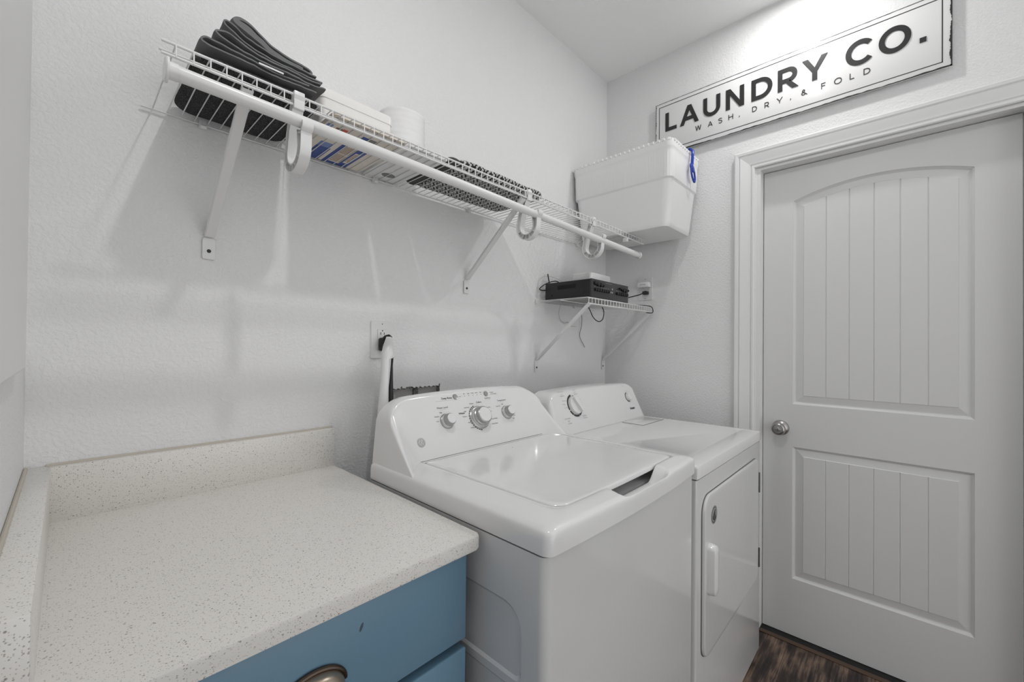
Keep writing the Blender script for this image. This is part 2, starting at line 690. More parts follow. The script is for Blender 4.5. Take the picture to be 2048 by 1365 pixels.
# right wall around the door opening
DY0, DY1, DZ = -.765, -1.573, 2.070     # clear edges of the casing
bm = bmesh.new()
for (y0, y1, z0, z1) in [(DY0 - .005, 0.1, 0, H), (FY, DY1 + .005, 0, H), (DY1 + .005, DY0 - .005, DZ + .005, H)]:
    box(bm, 0, .12, y0, y1, z0, z1)
struct('wall_right', bm, WALL)

# ---- door
door = thing('door_1', (.055, -1.17, 0), 'white two-panel plank door with an arched upper panel in the right wall', 'door')
door['kind'] = 'structure'
SX = .055                                  # door face
SY0, SY1, SZ0, SZ1 = -.790, -1.5465, .005, 2.054
bm = bmesh.new()


def P3(y, z, d=0):
    return bm.verts.new((SX + d, y, z))


def arch_pts(y0, y1, zs, rise, n=28):
    """circular arc from y0 to y1"""
    c = abs(y1 - y0) / 2
    Rr = (c * c + rise * rise) / (2 * rise)
    out = []
    for i in range(n + 1):
        y = y0 + (y1 - y0) * i / n
        t = y - (y0 + y1) / 2
        out.append((y, zs + math.sqrt(max(Rr * Rr - t * t, 0)) - (Rr - rise)))
    return out


def quad(y0, y1, z0, z1, d=0):
    bm.faces.new([P3(y0, z0, d), P3(y1, z0, d), P3(y1, z1, d), P3(y0, z1, d)])


PY0, PY1 = -.902, -1.439
U0, U1S, URISE = 1.012, 1.904, .050
L0, L1 = .251, .825
# face of stiles and rails
quad(SY0, PY0, SZ0, SZ1)
quad(PY1, SY1, SZ0, SZ1)
quad(PY0, PY1, SZ0, L0)
quad(PY0, PY1, L1, U0)
ap = arch_pts(PY0, PY1, U1S, URISE)
for a, b in zip(ap, ap[1:]):
    bm.faces.new([P3(a[0], a[1]), P3(b[0], b[1]), P3(b[0], SZ1), P3(a[0], SZ1)])
# door edges
for q in (((SY0, SZ0), (SY0, SZ1)), ((SY1, SZ1), (SY1, SZ0)), ((SY0, SZ1), (SY1, SZ1)), ((SY1, SZ0), (SY0, SZ0))):
    (a, b), (c, d_) = q
    bm.faces.new([P3(a, b), P3(c, d_), P3(c, d_, .035), P3(a, b, .035)])
quad(SY0, SY1, SZ0, SZ1, .035)
# moulded panels: nested outlines (inset, depth)
PROF = [(0, 0), (.002, .0035), (.005, .0062), (.0085, .0105), (.011, .0112), (.0375, .0050), (.0395, .0030)]


def outline(z0, zs, rise, ins):
    pts = [(PY1 + ins, z0 + ins), (PY0 - ins, z0 + ins)]
    if rise:
        k = (abs(PY1 - PY0) - 2 * ins) / abs(PY1 - PY0)
        a = arch_pts(PY0 - ins, PY1 + ins, zs - ins * .75, rise * k)
        return pts + a
    return pts + [(PY0 - ins, zs - ins), (PY1 + ins, zs - ins)]


FIELD = .0030
for z0, zs, rise in ((U0, U1S, URISE), (L0, L1, 0)):
    prev = None
    for ins, d in PROF:
        cur = [P3(y, z, d) for y, z in outline(z0, zs, rise, ins)]
        if prev:
            strip_quads(bm, prev, cur, True)
        prev = cur
    ins = PROF[-1][0]
    ya, yb = PY0 - ins, PY1 + ins

    def ztop(y):
        if not rise:
            return zs - ins
        k = (abs(PY1 - PY0) - 2 * ins) / abs(PY1 - PY0)
        rs = rise * k
        c = abs(yb - ya) / 2
        Rr = (c * c + rs * rs) / (2 * rs)
        t = y - (ya + yb) / 2
        return zs - ins * .75 + math.sqrt(Rr * Rr - t * t) - (Rr - rs)
    cols = [ya]
    for k in range(1, 6):
        gy = ya + (yb - ya) * k / 6
        cols += [(gy + .0025, 'a'), (gy, 'g'), (gy - .0025, 'b')]
    cols.append(yb)
    seq = [(c, FIELD) if not isinstance(c, tuple) else (c[0], FIELD + (.0026 if c[1] == 'g' else 0)) for c in cols]
    full = []
    for (a, da), (b, db) in zip(seq, seq[1:]):
        m_ = max(1, int(abs(b - a) / .012))
        for j in range(m_):
            t0, t1 = j / m_, (j + 1) / m_
            full.append((a + (b - a) * t0, da + (db - da) * t0, a + (b - a) * t1, da + (db - da) * t1))
    for a, da, b, db in full:
        bm.faces.new([P3(a, z0 + ins, da), P3(b, z0 + ins, db), P3(b, ztop(b), db), P3(a, ztop(a), da)])
finish(bm, 'door_slab', DOORP, door, 0)
# knob with keyed centre
kn = (SX, -.858, .903)
bm = bmesh.new()
lathe(bm, kn, (-1, 0, 0), [(.033, 0), (.033, .004), (.031, .008), (.020, .012), (.0145, .020), (.0145, .026), (.020, .031), (.0265, .040), (.0275, .048), (.0255, .057), (.0215, .061), (.0205, .0615), (.0195, .0595), (.0165, .060), (.0, .062)], 40)
kb = finish(bm, 'door_knob', NICKEL, door, 40)
kb['label'] = 'satin nickel knob with a key lock'
bm = bmesh.new()
lathe(bm, (kn[0] - .0605, kn[1], kn[2]), (-1, 0, 0), [(.0096, 0), (.0096, .0028), (.0088, .0034), (.0, .0034)], 24)
finish(bm, 'key_cylinder', NICKEL, kb, 40)
mbox('keyhole', DARK, kb, kn[0] - .0646, kn[0] - .0638, kn[1] - .0009, kn[1] + .0009, kn[2] - .0055, kn[2] + .004)
bm = bmesh.new()
tube(bm, [(kn[0] - .0608, kn[1] + .0200 * math.cos(a), kn[2] + .0200 * math.sin(a)) for a in [2 * PI * k / 36 for k in range(36)]], .0007, 6, closed=True)
finish(bm, 'knob_ring', NICKELD, kb)

# ---- jamb, casing, threshold, painted shade under the door (setting)
bm = bmesh.new()
JR = .0075
for y0, y1 in ((SY0 + .003, DY0 - .005), (DY1 + .005, SY1 - .003)):
    box(bm, .002, .12, min(y0, y1), max(y0, y1), 0, DZ + .02)
box(bm, .002, .12, SY1 - .003, SY0 + .003, SZ1 + .003, DZ + .02)
struct('trim_1', bm, TRIM)
bm = bmesh.new()
CP = [(0, 0), (0, .009), (.004, .0112), (.011, .0112), (.013, .0075), (.016, .0075), (.019, .0115), (.030, .0125), (.046, .0165), (.057, .0185), (.0595, .0145), (.0625, .0145), (.066, .0195), (.077, .0205), (.081, .018), (.081, 0)]
pa = []
for u, t in CP:
    pa.append([Vector((-t, DY0 + u, 0.0)), Vector((-t, DY0 + u, DZ + u)), Vector((-t, DY1 - u, DZ + u)), Vector((-t, DY1 - u, 0.0))])
rows = [[bm.verts.new(p) for p in r] for r in pa]
for a, b in zip(rows, rows[1:]):
    strip_quads(bm, a, b)
bmesh.ops.split_edges(bm, edges=[e for e in bm.edges if all(abs(v.co.z - DZ) < .09 and v.co.z > 1 for v in e.verts) and len(set(round(v.co.z, 5) for v in e.verts)) > 1])
o = struct('trim_2', bm, TRIM, smooth=18)
bm = bmesh.new(); box(bm, -.006, .018, DY1 + .006, DY0 - .006, 0, .004, r=.0018)
struct('trim_3', bm, mat('brown_threshold', (.085, .048, .03), .45))
bm = bmesh.new(); box(bm, .018, .12, DY1 + .006, DY0 - .006, -.002, .0012)  # flat black strip standing in for the shade beneath the door
struct('door_gap_shade', bm, DARK)
# baseboards
bm = bmesh.new(); box(bm, -.014, 0, -.684, -.0, 0, .11, r=.003); struct('baseboard_right', bm, TRIM)
bm = bmesh.new(); box(bm, LX, -.014, -.014, 0, 0, .11, r=.003); struct('baseboard_back', bm, TRIM)
# painted board / casing on the left wall, seen edge-on
bm = bmesh.new(); box(bm, LX, LX + .012, -1.05, -.262, 1.215, H - .3, r=.003); struct('trim_5', bm, TRIM)

# recessed ceiling lamps (the disk lights sit in them)
for i, (lx, ly) in enumerate(LAMPS):
    lab = ['round flush ceiling light close to the door wall, above the sign', 'round flush ceiling light nearer the left wall, above the countertop'][i]
    t = thing('ceiling_light', (lx, ly, H), lab, 'ceiling light')
    bm = bmesh.new()
    lathe(bm, (lx, ly, H), (0, 0, -1), [(.072, 0), (.092, 0), (.092, .004), (.086, .008), (.074, .009), (.072, .004), (.072, 0)], 40)
    finish(bm, 'trim_ring', TRIM, t)
    bm = bmesh.new()
    lathe(bm, (lx, ly, H), (0, 0, -1), [(.0715, .002), (.0, .002)], 32)
    finish(bm, 'diffuser', LAMPM, t)

# ================================================================== BASE CABINET + COUNTERTOP
CX1, CYF, CZ0, CZ1 = -1.577, -.669, .871, .8965
cab = thing('base_cabinet', (-1.89, -.31, 0), 'blue painted base cabinet with drawers under the speckled countertop', 'cabinet')
bm = bmesh.new()
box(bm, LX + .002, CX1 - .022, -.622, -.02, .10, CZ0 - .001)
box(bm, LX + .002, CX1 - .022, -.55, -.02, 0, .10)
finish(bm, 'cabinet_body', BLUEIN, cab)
FYD = -.648
for nm, z0, z1 in (('drawer', .700, .862), ('drawer', .385, .682), ('drawer', .115, .368)):
    o = D.objects.new(nm, None)
    dm = mbox(nm, BLUE, cab, LX + .008, -1.5955, FYD, -.622, z0, z1, r=.0022)
    # cup pull
    px, pz = -1.882, (z0 + z1) / 2 - .018
    if z0 < .6:
        pz = z1 - .07
    bm = bmesh.new()
    nu, nv = 28, 12
    rows = []
    W_, Hh, Dp = .045, .029, .025
    for j in range(nv + 1):
        ph = (PI / 2) * j / nv             # from wall rim to front lip
        row = []
        for i in range(nu + 1):
            th = PI * i / nu
            rr = math.cos(ph) ** .55 if ph < PI / 2 - 1e-6 else .0
            x = px + W_ * math.cos(th) * max(rr, .0)
            z = pz + Hh * math.sin(th) * max(rr, .0)
            y = FYD - .002 - Dp * math.sin(ph) ** .8
            row.append(bm.verts.new((x, y, z)))
        rows.append(row)
    for a, b in zip(rows, rows[1:]):
        strip_quads(bm, a, b)
    pl = finish(bm, 'cup_pull', BRONZE2, dm, 60)
    pl['label'] = 'worn bronze cup pull'
    so = pl.modifiers.new('thick', 'SOLIDIFY'); so.thickness = .0022
    bm = bmesh.new()
    rim = [(px + (W_ + .002) * math.cos(PI * i / 32), FYD - .0035, pz + (Hh + .002) * math.sin(PI * i / 32)) for i in range(33)]
    tube(bm, rim, .0042, 10)
    tube(bm, [(px + (W_ + .001) * s, FYD - .0035, pz) for s in (-1, 1)], .003, 8)
    # cup pulls are children of their drawer; the dark rim belongs to it as well
    finish(bm, 'pull_rim', BRONZE, dm)
bm = bmesh.new()
prism(bm, [(-.0012 + .0024 * math.cos(2 * PI * k / 20) + .0022 * math.sin(2 * PI * k / 20), .0062 * math.sin(2 * PI * k / 20)) for k in range(20)], (-1.8065, FYD, .822), (1, 0, 0), (0, 0, 1), (0, -1, 0), 0, .0004)
finish(bm, 'paint_scuff', mat('dark_scuff', (.06, .095, .12), .6), cab, 0)

ct = thing('countertop', (-1.89, -.33, CZ0), 'cream quartz countertop with dark specks and upstands on the blue cabinet', 'countertop')
bm = bmesh.new()
pl = rrect(LX + .001, CX1, CYF, -.001, (.001, .001, .001, .012), 6)
n0 = len(bm.verts)
a = [bm.verts.new((p[0], p[1], CZ0)) for p in pl]
b = [bm.verts.new((p[0], p[1], CZ1)) for p in pl]
bm.faces.new(a[::-1]); ft = bm.faces.new(b)
for i in range(len(a)):
    j = (i + 1) % len(a)
    bm.faces.new([a[i], a[j], b[j], b[i]])
ed = [e for e in bm.edges if abs(e.verts[0].co.z - e.verts[1].co.z) < 1e-6]
bmesh.ops.bevel(bm, geom=ed, offset=.0032, segments=3, profile=.5, affect='EDGES')
finish(bm, 'counter_slab', QUARTZ, ct, 40)
mbox('backsplash', QUARTZ, ct, LX + .033, CX1, -.0245, -.0015, CZ1 - .0005, 1.0065, r=.0015)
mbox('side_splash', QUARTZ, ct, LX + .0015, LX + .0365, CYF + .001, -.0015, CZ1 - .0005, 1.0065, r=.0018)
bm = bmesh.new()
tube(bm, [(LX + .03, -.003, 1.0068), (CX1, -.003, 1.0068)], .0042, 8)
tube(bm, [(LX + .003, -.003, 1.0068), (LX + .003, CYF + .002, 1.0068)], .003, 8)
finish(bm, 'sealant_bead', mat('beige_sealant', (.52, .48, .42), .7), ct)

# ================================================================== WASHING MACHINE
WX0, WX1, WYF, WYB = -1.565, -.885, -.817, -.215
wash = thing('washing_machine', (-1.225, -.52, 0), 'white top-load washing machine between the blue cabinet and the dryer', 'washing machine')
bm = bmesh.new()
pl = rrect(WX0, WX1, WYF, WYB, (.004, .004, .018, .018), 8)
prism(bm, pl, (0, 0, 0), (1, 0, 0), (0, 1, 0), (0, 0, 1), .012, .896)
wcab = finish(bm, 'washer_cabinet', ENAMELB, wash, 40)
# recessed side panels, cut into the cabinet wall
for z0, z1, rt in ((.655, .790, .045), (.10, .640, .012)):
    bm = bmesh.new()
    q = rrect(-.762, -.26, z0, z1, (.02, rt, .018, .02), 8)
    if True:
        q = [(p[0], p[1]) for p in q]
    q2 = [((-.511 + (p[0] + .511) * .988), ((z0 + z1) / 2 + (p[1] - (z0 + z1) / 2) * (1 - .006 / (z1 - z0) * 2))) for p in q]
    A = [bm.verts.new((WX0 - .002, p[0], p[1])) for p in q]
    M1 = [bm.verts.new((WX0, p[0], p[1])) for p in q]
    B = [bm.verts.new((WX0 + .0035, p[0], p[1])) for p in q2]
    strip_quads(bm, A, M1, True)
    strip_quads(bm, M1, B, True)
    bm.faces.new(B)
    bm.faces.new(A[::-1])
    cut = finish(bm, 'cutter', ENAMELB, None, 0)
    loc0 = wcab.location.copy()
    wcab.parent = None
    wcab.location = (0, 0, 0)
    md = wcab.modifiers.new('cut', 'BOOLEAN')
    md.operation = 'DIFFERENCE'
    md.object = cut
    md.solver = 'EXACT'
    dg = bpy.context.evaluated_depsgraph_get()
    dg.update()
    me2 = D.meshes.new_from_object(wcab.evaluated_get(dg))
    wcab.modifiers.clear()
    me2.shade_smooth()
    me2.set_sharp_from_angle(angle=R(25))
    wcab.data = me2
    wcab.parent = wash
    wcab.location = loc0
    D.objects.remove(cut)
for fx in (WX0 + .04, WX1 - .04):
    for fy in (WYF + .05, WYB - .05):
        bm = bmesh.new(); lathe(bm, (fx, fy, 0), (0, 0, 1), [(0, 0), (.022, 0), (.022, .008), (.01, .012), (.01, .014), (0, .014)], 16)
        finish(bm, 'levelling_foot', RUBBER, wash)

# deck: rings from the outer skirt to the lid opening
LZ = .951
LXa, LXb, LYa, LYb = -1.482, -.948, -.777, -.348       # lid outline
OX0, OX1, OY0, OY1 = WX0 - .001, WX1 + .001, -.823, WYB


def perim(x0, x1, y0, y1, r, n):
    """n points, fixed arc-fraction sampling so rings correspond"""
    base = rrect(x0, x1, y0, y1, r, 10)
    base = base + [base[0]]
    L_ = [0]
    for a, b in zip(base, base[1:]):
        L_.append(L_[-1] + math.hypot(b[0] - a[0], b[1] - a[1]))
    # by angle around the centre (keeps rings aligned)
    cx, cy = (x0 + x1) / 2, (y0 + y1) / 2
    hx, hy = (x1 - x0) / 2, (y1 - y0) / 2
    out = []
    for k in range(n):
        # parametrise on the unit square so corners map to corners
        s = k / n * 4
        side, t = int(s), s - int(s)
        ux, uy = [(1, -1 + 2 * t), (1 - 2 * t, 1), (-1, 1 - 2 * t), (-1 + 2 * t, -1)][side]
        px_, py_ = cx + ux * hx, cy + uy * hy
        # push into rounded corner
        sx, sy = (1 if ux > 0 else -1), (1 if uy > 0 else -1)
        idx = {(1, 1): 0, (-1, 1): 1, (-1, -1): 2, (1, -1): 3}[(sx, sy)]
        rr = r[idx]
        qx, qy = cx + sx * (hx - rr), cy + sy * (hy - rr)
        dx, dy = (px_ - qx) * sx, (py_ - qy) * sy
        if dx > 0 and dy > 0 and rr > 0:
            l = math.hypot(dx, dy)
            px_, py_ = qx + sx * dx / l * rr, qy + sy * dy / l * rr
        out.append((px_, py_))
    return out


def bow(x, y):
    """front edge bows outward"""
    if y > -.70:
        return y
    k = (-.70 - y) / .126
    u = (x - (OX0 + OX1) / 2) / ((OX1 - OX0) / 2)
    return y - .012 * k * max(0, 1 - u * u)


NP = 640
rings = []
outer = perim(OX0, OX1, OY0, OY1, (.006, .006, .017, .017), NP)
inner = perim(LXa - .004, LXb + .004, LYa - .004, LYb + .004, (.008, .008, .035, .02), NP)
SXa, SXb = -1.325, -1.068     # finger scoop range


def scoop(x, y, z):
    def sm(t):
        t = max(0, min(1, t))
        return t * t * (3 - 2 * t)
    kx = sm((x - SXa) / .055) * sm((SXb - x) / .055)
    ky = 1 - sm((-.806 - y) / .018)          # fades out towards the outer edge
    if y > -.70:
        ky = 0
    return z - .034 * kx * ky


def deck_row(pts, zf, bowed=True):
    row = []
    for (x, y) in pts:
        z = zf
        yy = bow(x, y) if bowed else y
        row.append(bm.verts.new((x, yy, scoop(x, y, z) if z > .925 else z)))
    return row


bm = bmesh.new()
rows = [deck_row(outer, .8995), deck_row(outer, .903)]


def lerp_ring(t):
    return [(a[0] + (b[0] - a[0]) * t, a[1] + (b[1] - a[1]) * t) for a, b in zip(outer, inner)]


prof = [(.0, .905), (.0, .916), (.004, .927), (.012, .934), (.03, .9385), (.06, .941), (.10, .9425), (.16, .944), (.24, .9455), (.33, .9465), (.45, .9475), (.58, .949), (.70, .950), (.82, .951), (.93, .9515), (.98, .951), (1.0, .949)]
# vertical skirt bulges slightly
for t, z in prof:
    rows.append(deck_row(lerp_ring(t), z))
rows.append([bm.verts.new((v.co.x, v.co.y, v.co.z - .03)) for v in rows[-1]])
for a, b in zip(rows, rows[1:]):
    strip_quads(bm, a, b, True)
finish(bm, 'washer_deck', ENAMEL, wash, 50)
bm = bmesh.new()
prism(bm, rrect(WX0 + .002, WX1 - .002, WYF + .002, WYB, (.004, .004, .022, .022), 8), (0, 0, 0), (1, 0, 0), (0, 1, 0), (0, 0, 1), .8965, .9055)
finish(bm, 'deck_seam', SEAM, wash)
mbox('tub_opening', PLASTW, wash, LXa + .002, LXb - .002, LYa + .002, LYb - .002, .905, .912)
# lid
bm = bmesh.new()
q0 = perim(LXa, LXb, LYa, LYb, (.006, .006, .04, .022), 400)
lr = []
cx, cy = (LXa + LXb) / 2, (LYa + LYb) / 2
for ins, z in ((.003, LZ - .014), (0, LZ - .011), (0, LZ - .003), (.0015, LZ - .0008), (.004, LZ), (.012, LZ + .0008), (.03, LZ + .0005), (.05, LZ - .0002)):
    hx, hy = (LXb - LXa) / 2, (LYb - LYa) / 2
    row = []
    for (x, y) in q0:
        xx = cx + (x - cx) * (hx - ins) / hx
        yy = cy + (y - cy) * (hy - ins) / hy
        row.append(bm.verts.new((xx, bow(xx, yy) if yy < -.70 else yy, z)))
    lr.append(row)
for a, b in zip(lr, lr[1:]):
    strip_quads(bm, a, b, True)
bm.faces.new(lr[-1]); bm.faces.new(lr[0][::-1])
finish(bm, 'washer_lid', ENAMEL, wash, 40)

# console: lofted across x
BF, TF = Vector((0, -.335, .950)), Vector((0, -.250, 1.108))
EF = (TF - BF).normalized()
NF = Vector((1, 0, 0)).cross(EF); NF = NF if NF.y < 0 else -NF
KX0, KX1 = -1.560, -.928
bm = bmesh.new()


RE = .018


def cons_profile(x, X0, X1, B_, T_, yb, crown, rc, sweep, zb):
    d = min(x - X0, X1 - x)
    e = max(0, 1 - d / sweep) if sweep else 0
    e = e * e
    ht = T_.z + crown * (1 - ((x - (X0 + X1) / 2) / ((X1 - X0) / 2)) ** 2)
    if d < rc:
        k = 1 - d / rc
        ht -= rc * (1 - math.sqrt(max(0, 1 - k * k))) * .7
    pts = []
    nz = 14
    dirv = (T_ - B_)
    for i in range(nz + 1):
        t = i / nz
        z = zb + (ht - .014 - zb) * t
        s = (z - B_.z) / dirv.z
        y = B_.y + dirv.y * s
        y -= e * .085 * max(0, (1 - (z - zb) / (T_.z - zb))) ** 1.3
        if d < RE:
            kk = 1 - d / RE
            y += RE * (1 - math.sqrt(max(0, 1 - kk * kk)))
        pts.append((y, z))
    yl, zl = pts[-1]
    for k in range(1, 6):      # rounded brow
        a = PI / 2 * k / 5
        pts.append((yl + .007 + .016 * (1 - math.cos(a)) - .007 * math.cos(a) + .0, zl + .014 * math.sin(a)))
    pts.append((yb, ht - .003))
    pts.append((yb, zb))
    return pts


def build_console(bm, X0, X1, B_, T_, yb, crown, rc, sweep, zb, shrink):
    xs = []
    n = 90
    for i in range(n + 1):
        u = i / n
        u = .5 - .5 * math.cos(PI * u) if True else u
        xs.append(X0 + (X1 - X0) * u)
    rows = []
    for x in xs:
        pr = cons_profile(x, X0, X1, B_, T_, yb, crown, rc, sweep, zb)
        row = []
        for (y, z) in pr:
            # ends lean inward with height
            d = (z - zb) / (T_.z - zb)
            c = (X0 + X1) / 2
            xx = c + (x - c) * (1 - shrink * d)
            row.append(bm.verts.new((xx, y, z)))
        rows.append(row)
    for a, b in zip(rows, rows[1:]):
        strip_quads(bm, a, b)
    for r_w in (rows[0], rows[-1]):
        bm.faces.new(r_w)
    return bm


build_console(bm, KX0, KX1, BF, TF, -.218, .010, .080, .088, .9395, .045)
finish(bm, 'washer_console', ENAMEL, wash, 32)
bm = bmesh.new()
tube(bm, [(KX0 + .07, -.3405, .9512), (KX1 - .045, -.3405, .9512)], .0009, 6)
finish(bm, 'console_seam', SEAM, wash)


def fp(x, s, h=0.0, B_=BF, E_=EF, N_=NF):
    return Vector((x, 0, 0)) + B_ + E_ * s + N_ * h


def make_knob(base, N_, r, depth, name, parent):
    bm = bmesh.new()
    lathe(bm, base, N_, [(r * 1.18, 0), (r * 1.18, .002), (r * 1.1, .004), (r * 1.02, .0045), (r, .010), (r * .97, depth * .55), (r * .90, depth * .6), (r * .86, depth * .9), (r * .8, depth * .97), (r * .74, depth)], 48)
    k = finish(bm, name, SILVER, parent, 40)
    bm = bmesh.new()
    lathe(bm, Vector(base) + Vector(N_) * (depth * .985), N_, [(r * .745, 0), (r * .72, .0015), (0, .0022)], 40)
    finish(bm, 'knob_cap', PLASTW, k, 40)
    bm = bmesh.new()
    lathe(bm, Vector(base) + Vector(N_) * .0045, N_, [(r * 1.03, 0), (r * 1.03, .006), (r * 1.0, .0062)], 40)
    finish(bm, 'knob_skirt', PLASTW, k, 40)
    return k


make_knob(fp(-1.239, .093), NF, .0315, .030, 'cycle_knob', wash)['label'] = 'large silver-rimmed cycle knob in the middle'
make_knob(fp(-1.366, .097), NF, .0195, .026, 'water_level_knob', wash)['label'] = 'small silver-rimmed knob on the left'
make_knob(fp(-1.116, .095), NF, .0195, .026, 'temperature_knob', wash)['label'] = 'small silver-rimmed knob on the right'
for x, s in ((-1.310, .1685), (-1.182, .168)):
    bm = bmesh.new()
    lathe(bm, fp(x, s), NF, [(.0085, 0), (.0085, .003), (.0075, .0042), (.006, .0038), (0, .0045)], 28)
    finish(bm, 'push_button', SILVER, wash, 40)
# printing
EX = Vector((1, 0, 0))


def pr(text, x, s, size, al='LEFT', bold=.0, sq=1.0):
    b2 = bmesh.new()
    font_mesh(b2, text, fp(x, s, .0002), EX, EF, size, al, bold=bold, squeeze=sq)
    finish(b2, 'printed_word', INK, wash, 0)


bm = bmesh.new()


pr('Deep Rinse', -1.3225, .1645, .0085, 'RIGHT', .00012)
pr('Water Level', -1.368, .137, .0080, 'CENTER')
pr('Colors', -1.223, .140, .0078, 'CENTER', .0001)
pr('Whites', -1.304, .1115, .0078, 'CENTER', .00015)
pr('Temperature', -1.121, .137, .0076, 'CENTER')
pr('Start/Pause', -1.180, .151, .0060, 'CENTER')
for i, tx in enumerate(('Fill', 'Soak', 'Wash', 'Rinse', 'Spin')):
    x = -1.272 + .0175 * i
    pr(tx, x, .1735, .0048, 'CENTER')
    lathe(bm, fp(x, .1675, .0002), NF, [(.0011, 0), (.0011, .0002), (0, .0002)], 10)
pr('Reset', -1.158, .1695, .005)
pr('Lid Locked', -1.156, .1635, .005)
for x, s in ((-1.162, .171), (-1.160, .165)):
    lathe(bm, fp(x, s, .0002), NF, [(.0011, 0), (.0011, .0002), (0, .0002)], 10)
tube(bm, [fp(-1.301, .1678, .0002), fp(-1.290, .1678, .0002)], .0003, 4)
lathe(bm, fp(-1.289, .1678, .0002), NF, [(.0012, 0), (.0012, .0002), (0, .0002)], 10)
for tx, x, s, al in (('Medium', -1.246, .141, 'RIGHT'), ('Small load', -1.268, .1305, 'RIGHT'), ('Light', -1.284, .119, 'RIGHT'), ('Medium', -1.288, .103, 'RIGHT'), ('Heavy', -1.278, .083, 'RIGHT'), ('Living Spray', -1.262, .066, 'RIGHT'),
                     ('Normal', -1.198, .122, 'LEFT'), ('Heavy', -1.194, .108, 'LEFT'), ('Normal Wash', -1.196, .082, 'LEFT'), ('Drain & Spin', -1.198, .066, 'LEFT'),
                     ('Low', -1.393, .101, 'RIGHT'), ('Medium', -1.388, .115, 'RIGHT'), ('High', -1.374, .1255, 'RIGHT'), ('Tap', -1.341, .112, 'LEFT'),
                     ('Tap Cold', -1.136, .121, 'RIGHT'), ('Cold', -1.120, .126, 'RIGHT'), ('Warm', -1.094, .082, 'LEFT'), ('Hot', -1.098, .072, 'LEFT')):
    pr(tx, x, s - .002, .0052, al)
# dashed arc around the large knob
for k in range(14):
    a0 = R(105 + k * 11.5)
    a1 = a0 + R(8)
    c = fp(-1.239, .093, .0002)
    for j in range(3):
        A, B = a0 + (a1 - a0) * j / 3, a0 + (a1 - a0) * (j + 1) / 3
        vs = []
        for (aa, rr) in ((A, .0385), (B, .0385), (B, .0415), (A, .0415)):
            vs.append(bm.verts.new(c + EX * math.cos(aa) * rr + EF * math.sin(aa) * rr + NF * .0003))
        bm.faces.new(vs)
finish(bm, 'dial_marks', INK, wash, 0)['kind'] = 'stuff'
for x0, x1, s in ((-1.385, -1.322, .1605), (-1.378, -1.355, .1335), (-1.192, -1.168, .1475), (-1.13, -1.112, .1335)):
    bm = bmesh.new()
    tube(bm, [fp(x0, s, .0002), fp(x1, s, .0002)], .0003, 4)
    finish(bm, 'printed_rule', PLASTG, wash, 0)
# round script monogram badge
bm = bmesh.new()
bc = fp(-1.470, .050)
lathe(bm, bc, NF, [(.0128, 0), (.0128, .0012), (.0120, .0016), (0, .0016)], 40)
bd = finish(bm, 'monogram_badge', PLASTG, wash, 40)
bm = bmesh.new()


def bp_(u, v):
    return bc + EX * u * 1.08 + EF * v * 1.08 + NF * .0019


for a in range(4):
    th = PI / 2 * a + .4
    pts = []
    for k in range(14):
        q = k / 13
        rr = .0100 - .0035 * math.sin(PI * q)
        pts.append(bp_(rr * math.cos(th + q * 1.3), rr * math.sin(th + q * 1.3)))
    tube(bm, pts, .0006, 5)
# interlaced letters G and E in script
tube(bm, [bp_(-.001 + .0035 * math.cos(t) - .0015, .0040 * math.sin(t)) for t in [R(40 + 280 * k / 16) for k in range(17)]] + [bp_(.0002, .0003), bp_(-.002, .0003)], .0007, 5)
tube(bm, [bp_(.0035 + .0024 * math.cos(t), .0021 + .0021 * math.sin(t)) for t in [R(30 + 230 * k / 10) for k in range(11)]] + [bp_(.0035 + .0026 * math.cos(t), -.0021 + .0023 * math.sin(t)) for t in [R(100 + 220 * k / 10) for k in range(11)]], .0007, 5)
finish(bm, 'monogram', PLASTW, bd)
mbox('lid_mark', INK, wash, -1.207, -1.203, -.4005, -.400, LZ + .0003, LZ + .0008)

# ================================================================== DRYER
YX0, YX1, YYF, YYB, YZ = -.8755, -.1385, -.821, -.135, .912
dry = thing('clothes_dryer', (-.507, -.48, 0), 'white clothes dryer with a front door, between the washing machine and the door wall', 'dryer')
bm = bmesh.new()
prism(bm, rrect(YX0 + .002, YX1 - .002, YYF, YYB, (.004, .004, .006, .006), 4), (0, 0, 0), (1, 0, 0), (0, 1, 0), (0, 0, 1), .014, .870)
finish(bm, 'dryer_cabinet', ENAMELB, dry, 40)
mbox('top_seam', SEAM, dry, YX0 + .003, YX1 - .003, YYF + .002, YYB, .870, .874)
# top with a shallow recess
bm = bmesh.new()
NPt = 160
rr_ = (.004, .004, .006, .006)


def rect_ring(ins, z, r=None):
    return [bm.verts.new((p[0], p[1], z)) for p in perim(YX0 + ins, YX1 - ins, YYF - .003 + ins, YYB - ins, r or tuple(max(.001, q + ins * .2) for q in rr_), NPt)]


rw = [rect_ring(0, .874), rect_ring(0, YZ - .006), rect_ring(.0018, YZ - .0018), rect_ring(.006, YZ)]
rw.append([bm.verts.new((p[0], p[1], YZ - .0002)) for p in perim(YX0 + .03, YX1 - .03, YYF + .055, -.455, (.01,) * 4, NPt)])
rw.append([bm.verts.new((p[0], p[1], YZ - .0032)) for p in perim(YX0 + .038, YX1 - .038, YYF + .063, -.463, (.01,) * 4, NPt)])
for a, b in zip(rw, rw[1:]):
    strip_quads(bm, a, b, True)
bm.faces.new(rw[-1]); bm.faces.new(rw[0][::-1])
finish(bm, 'dryer_top', ENAMEL, dry, 25)
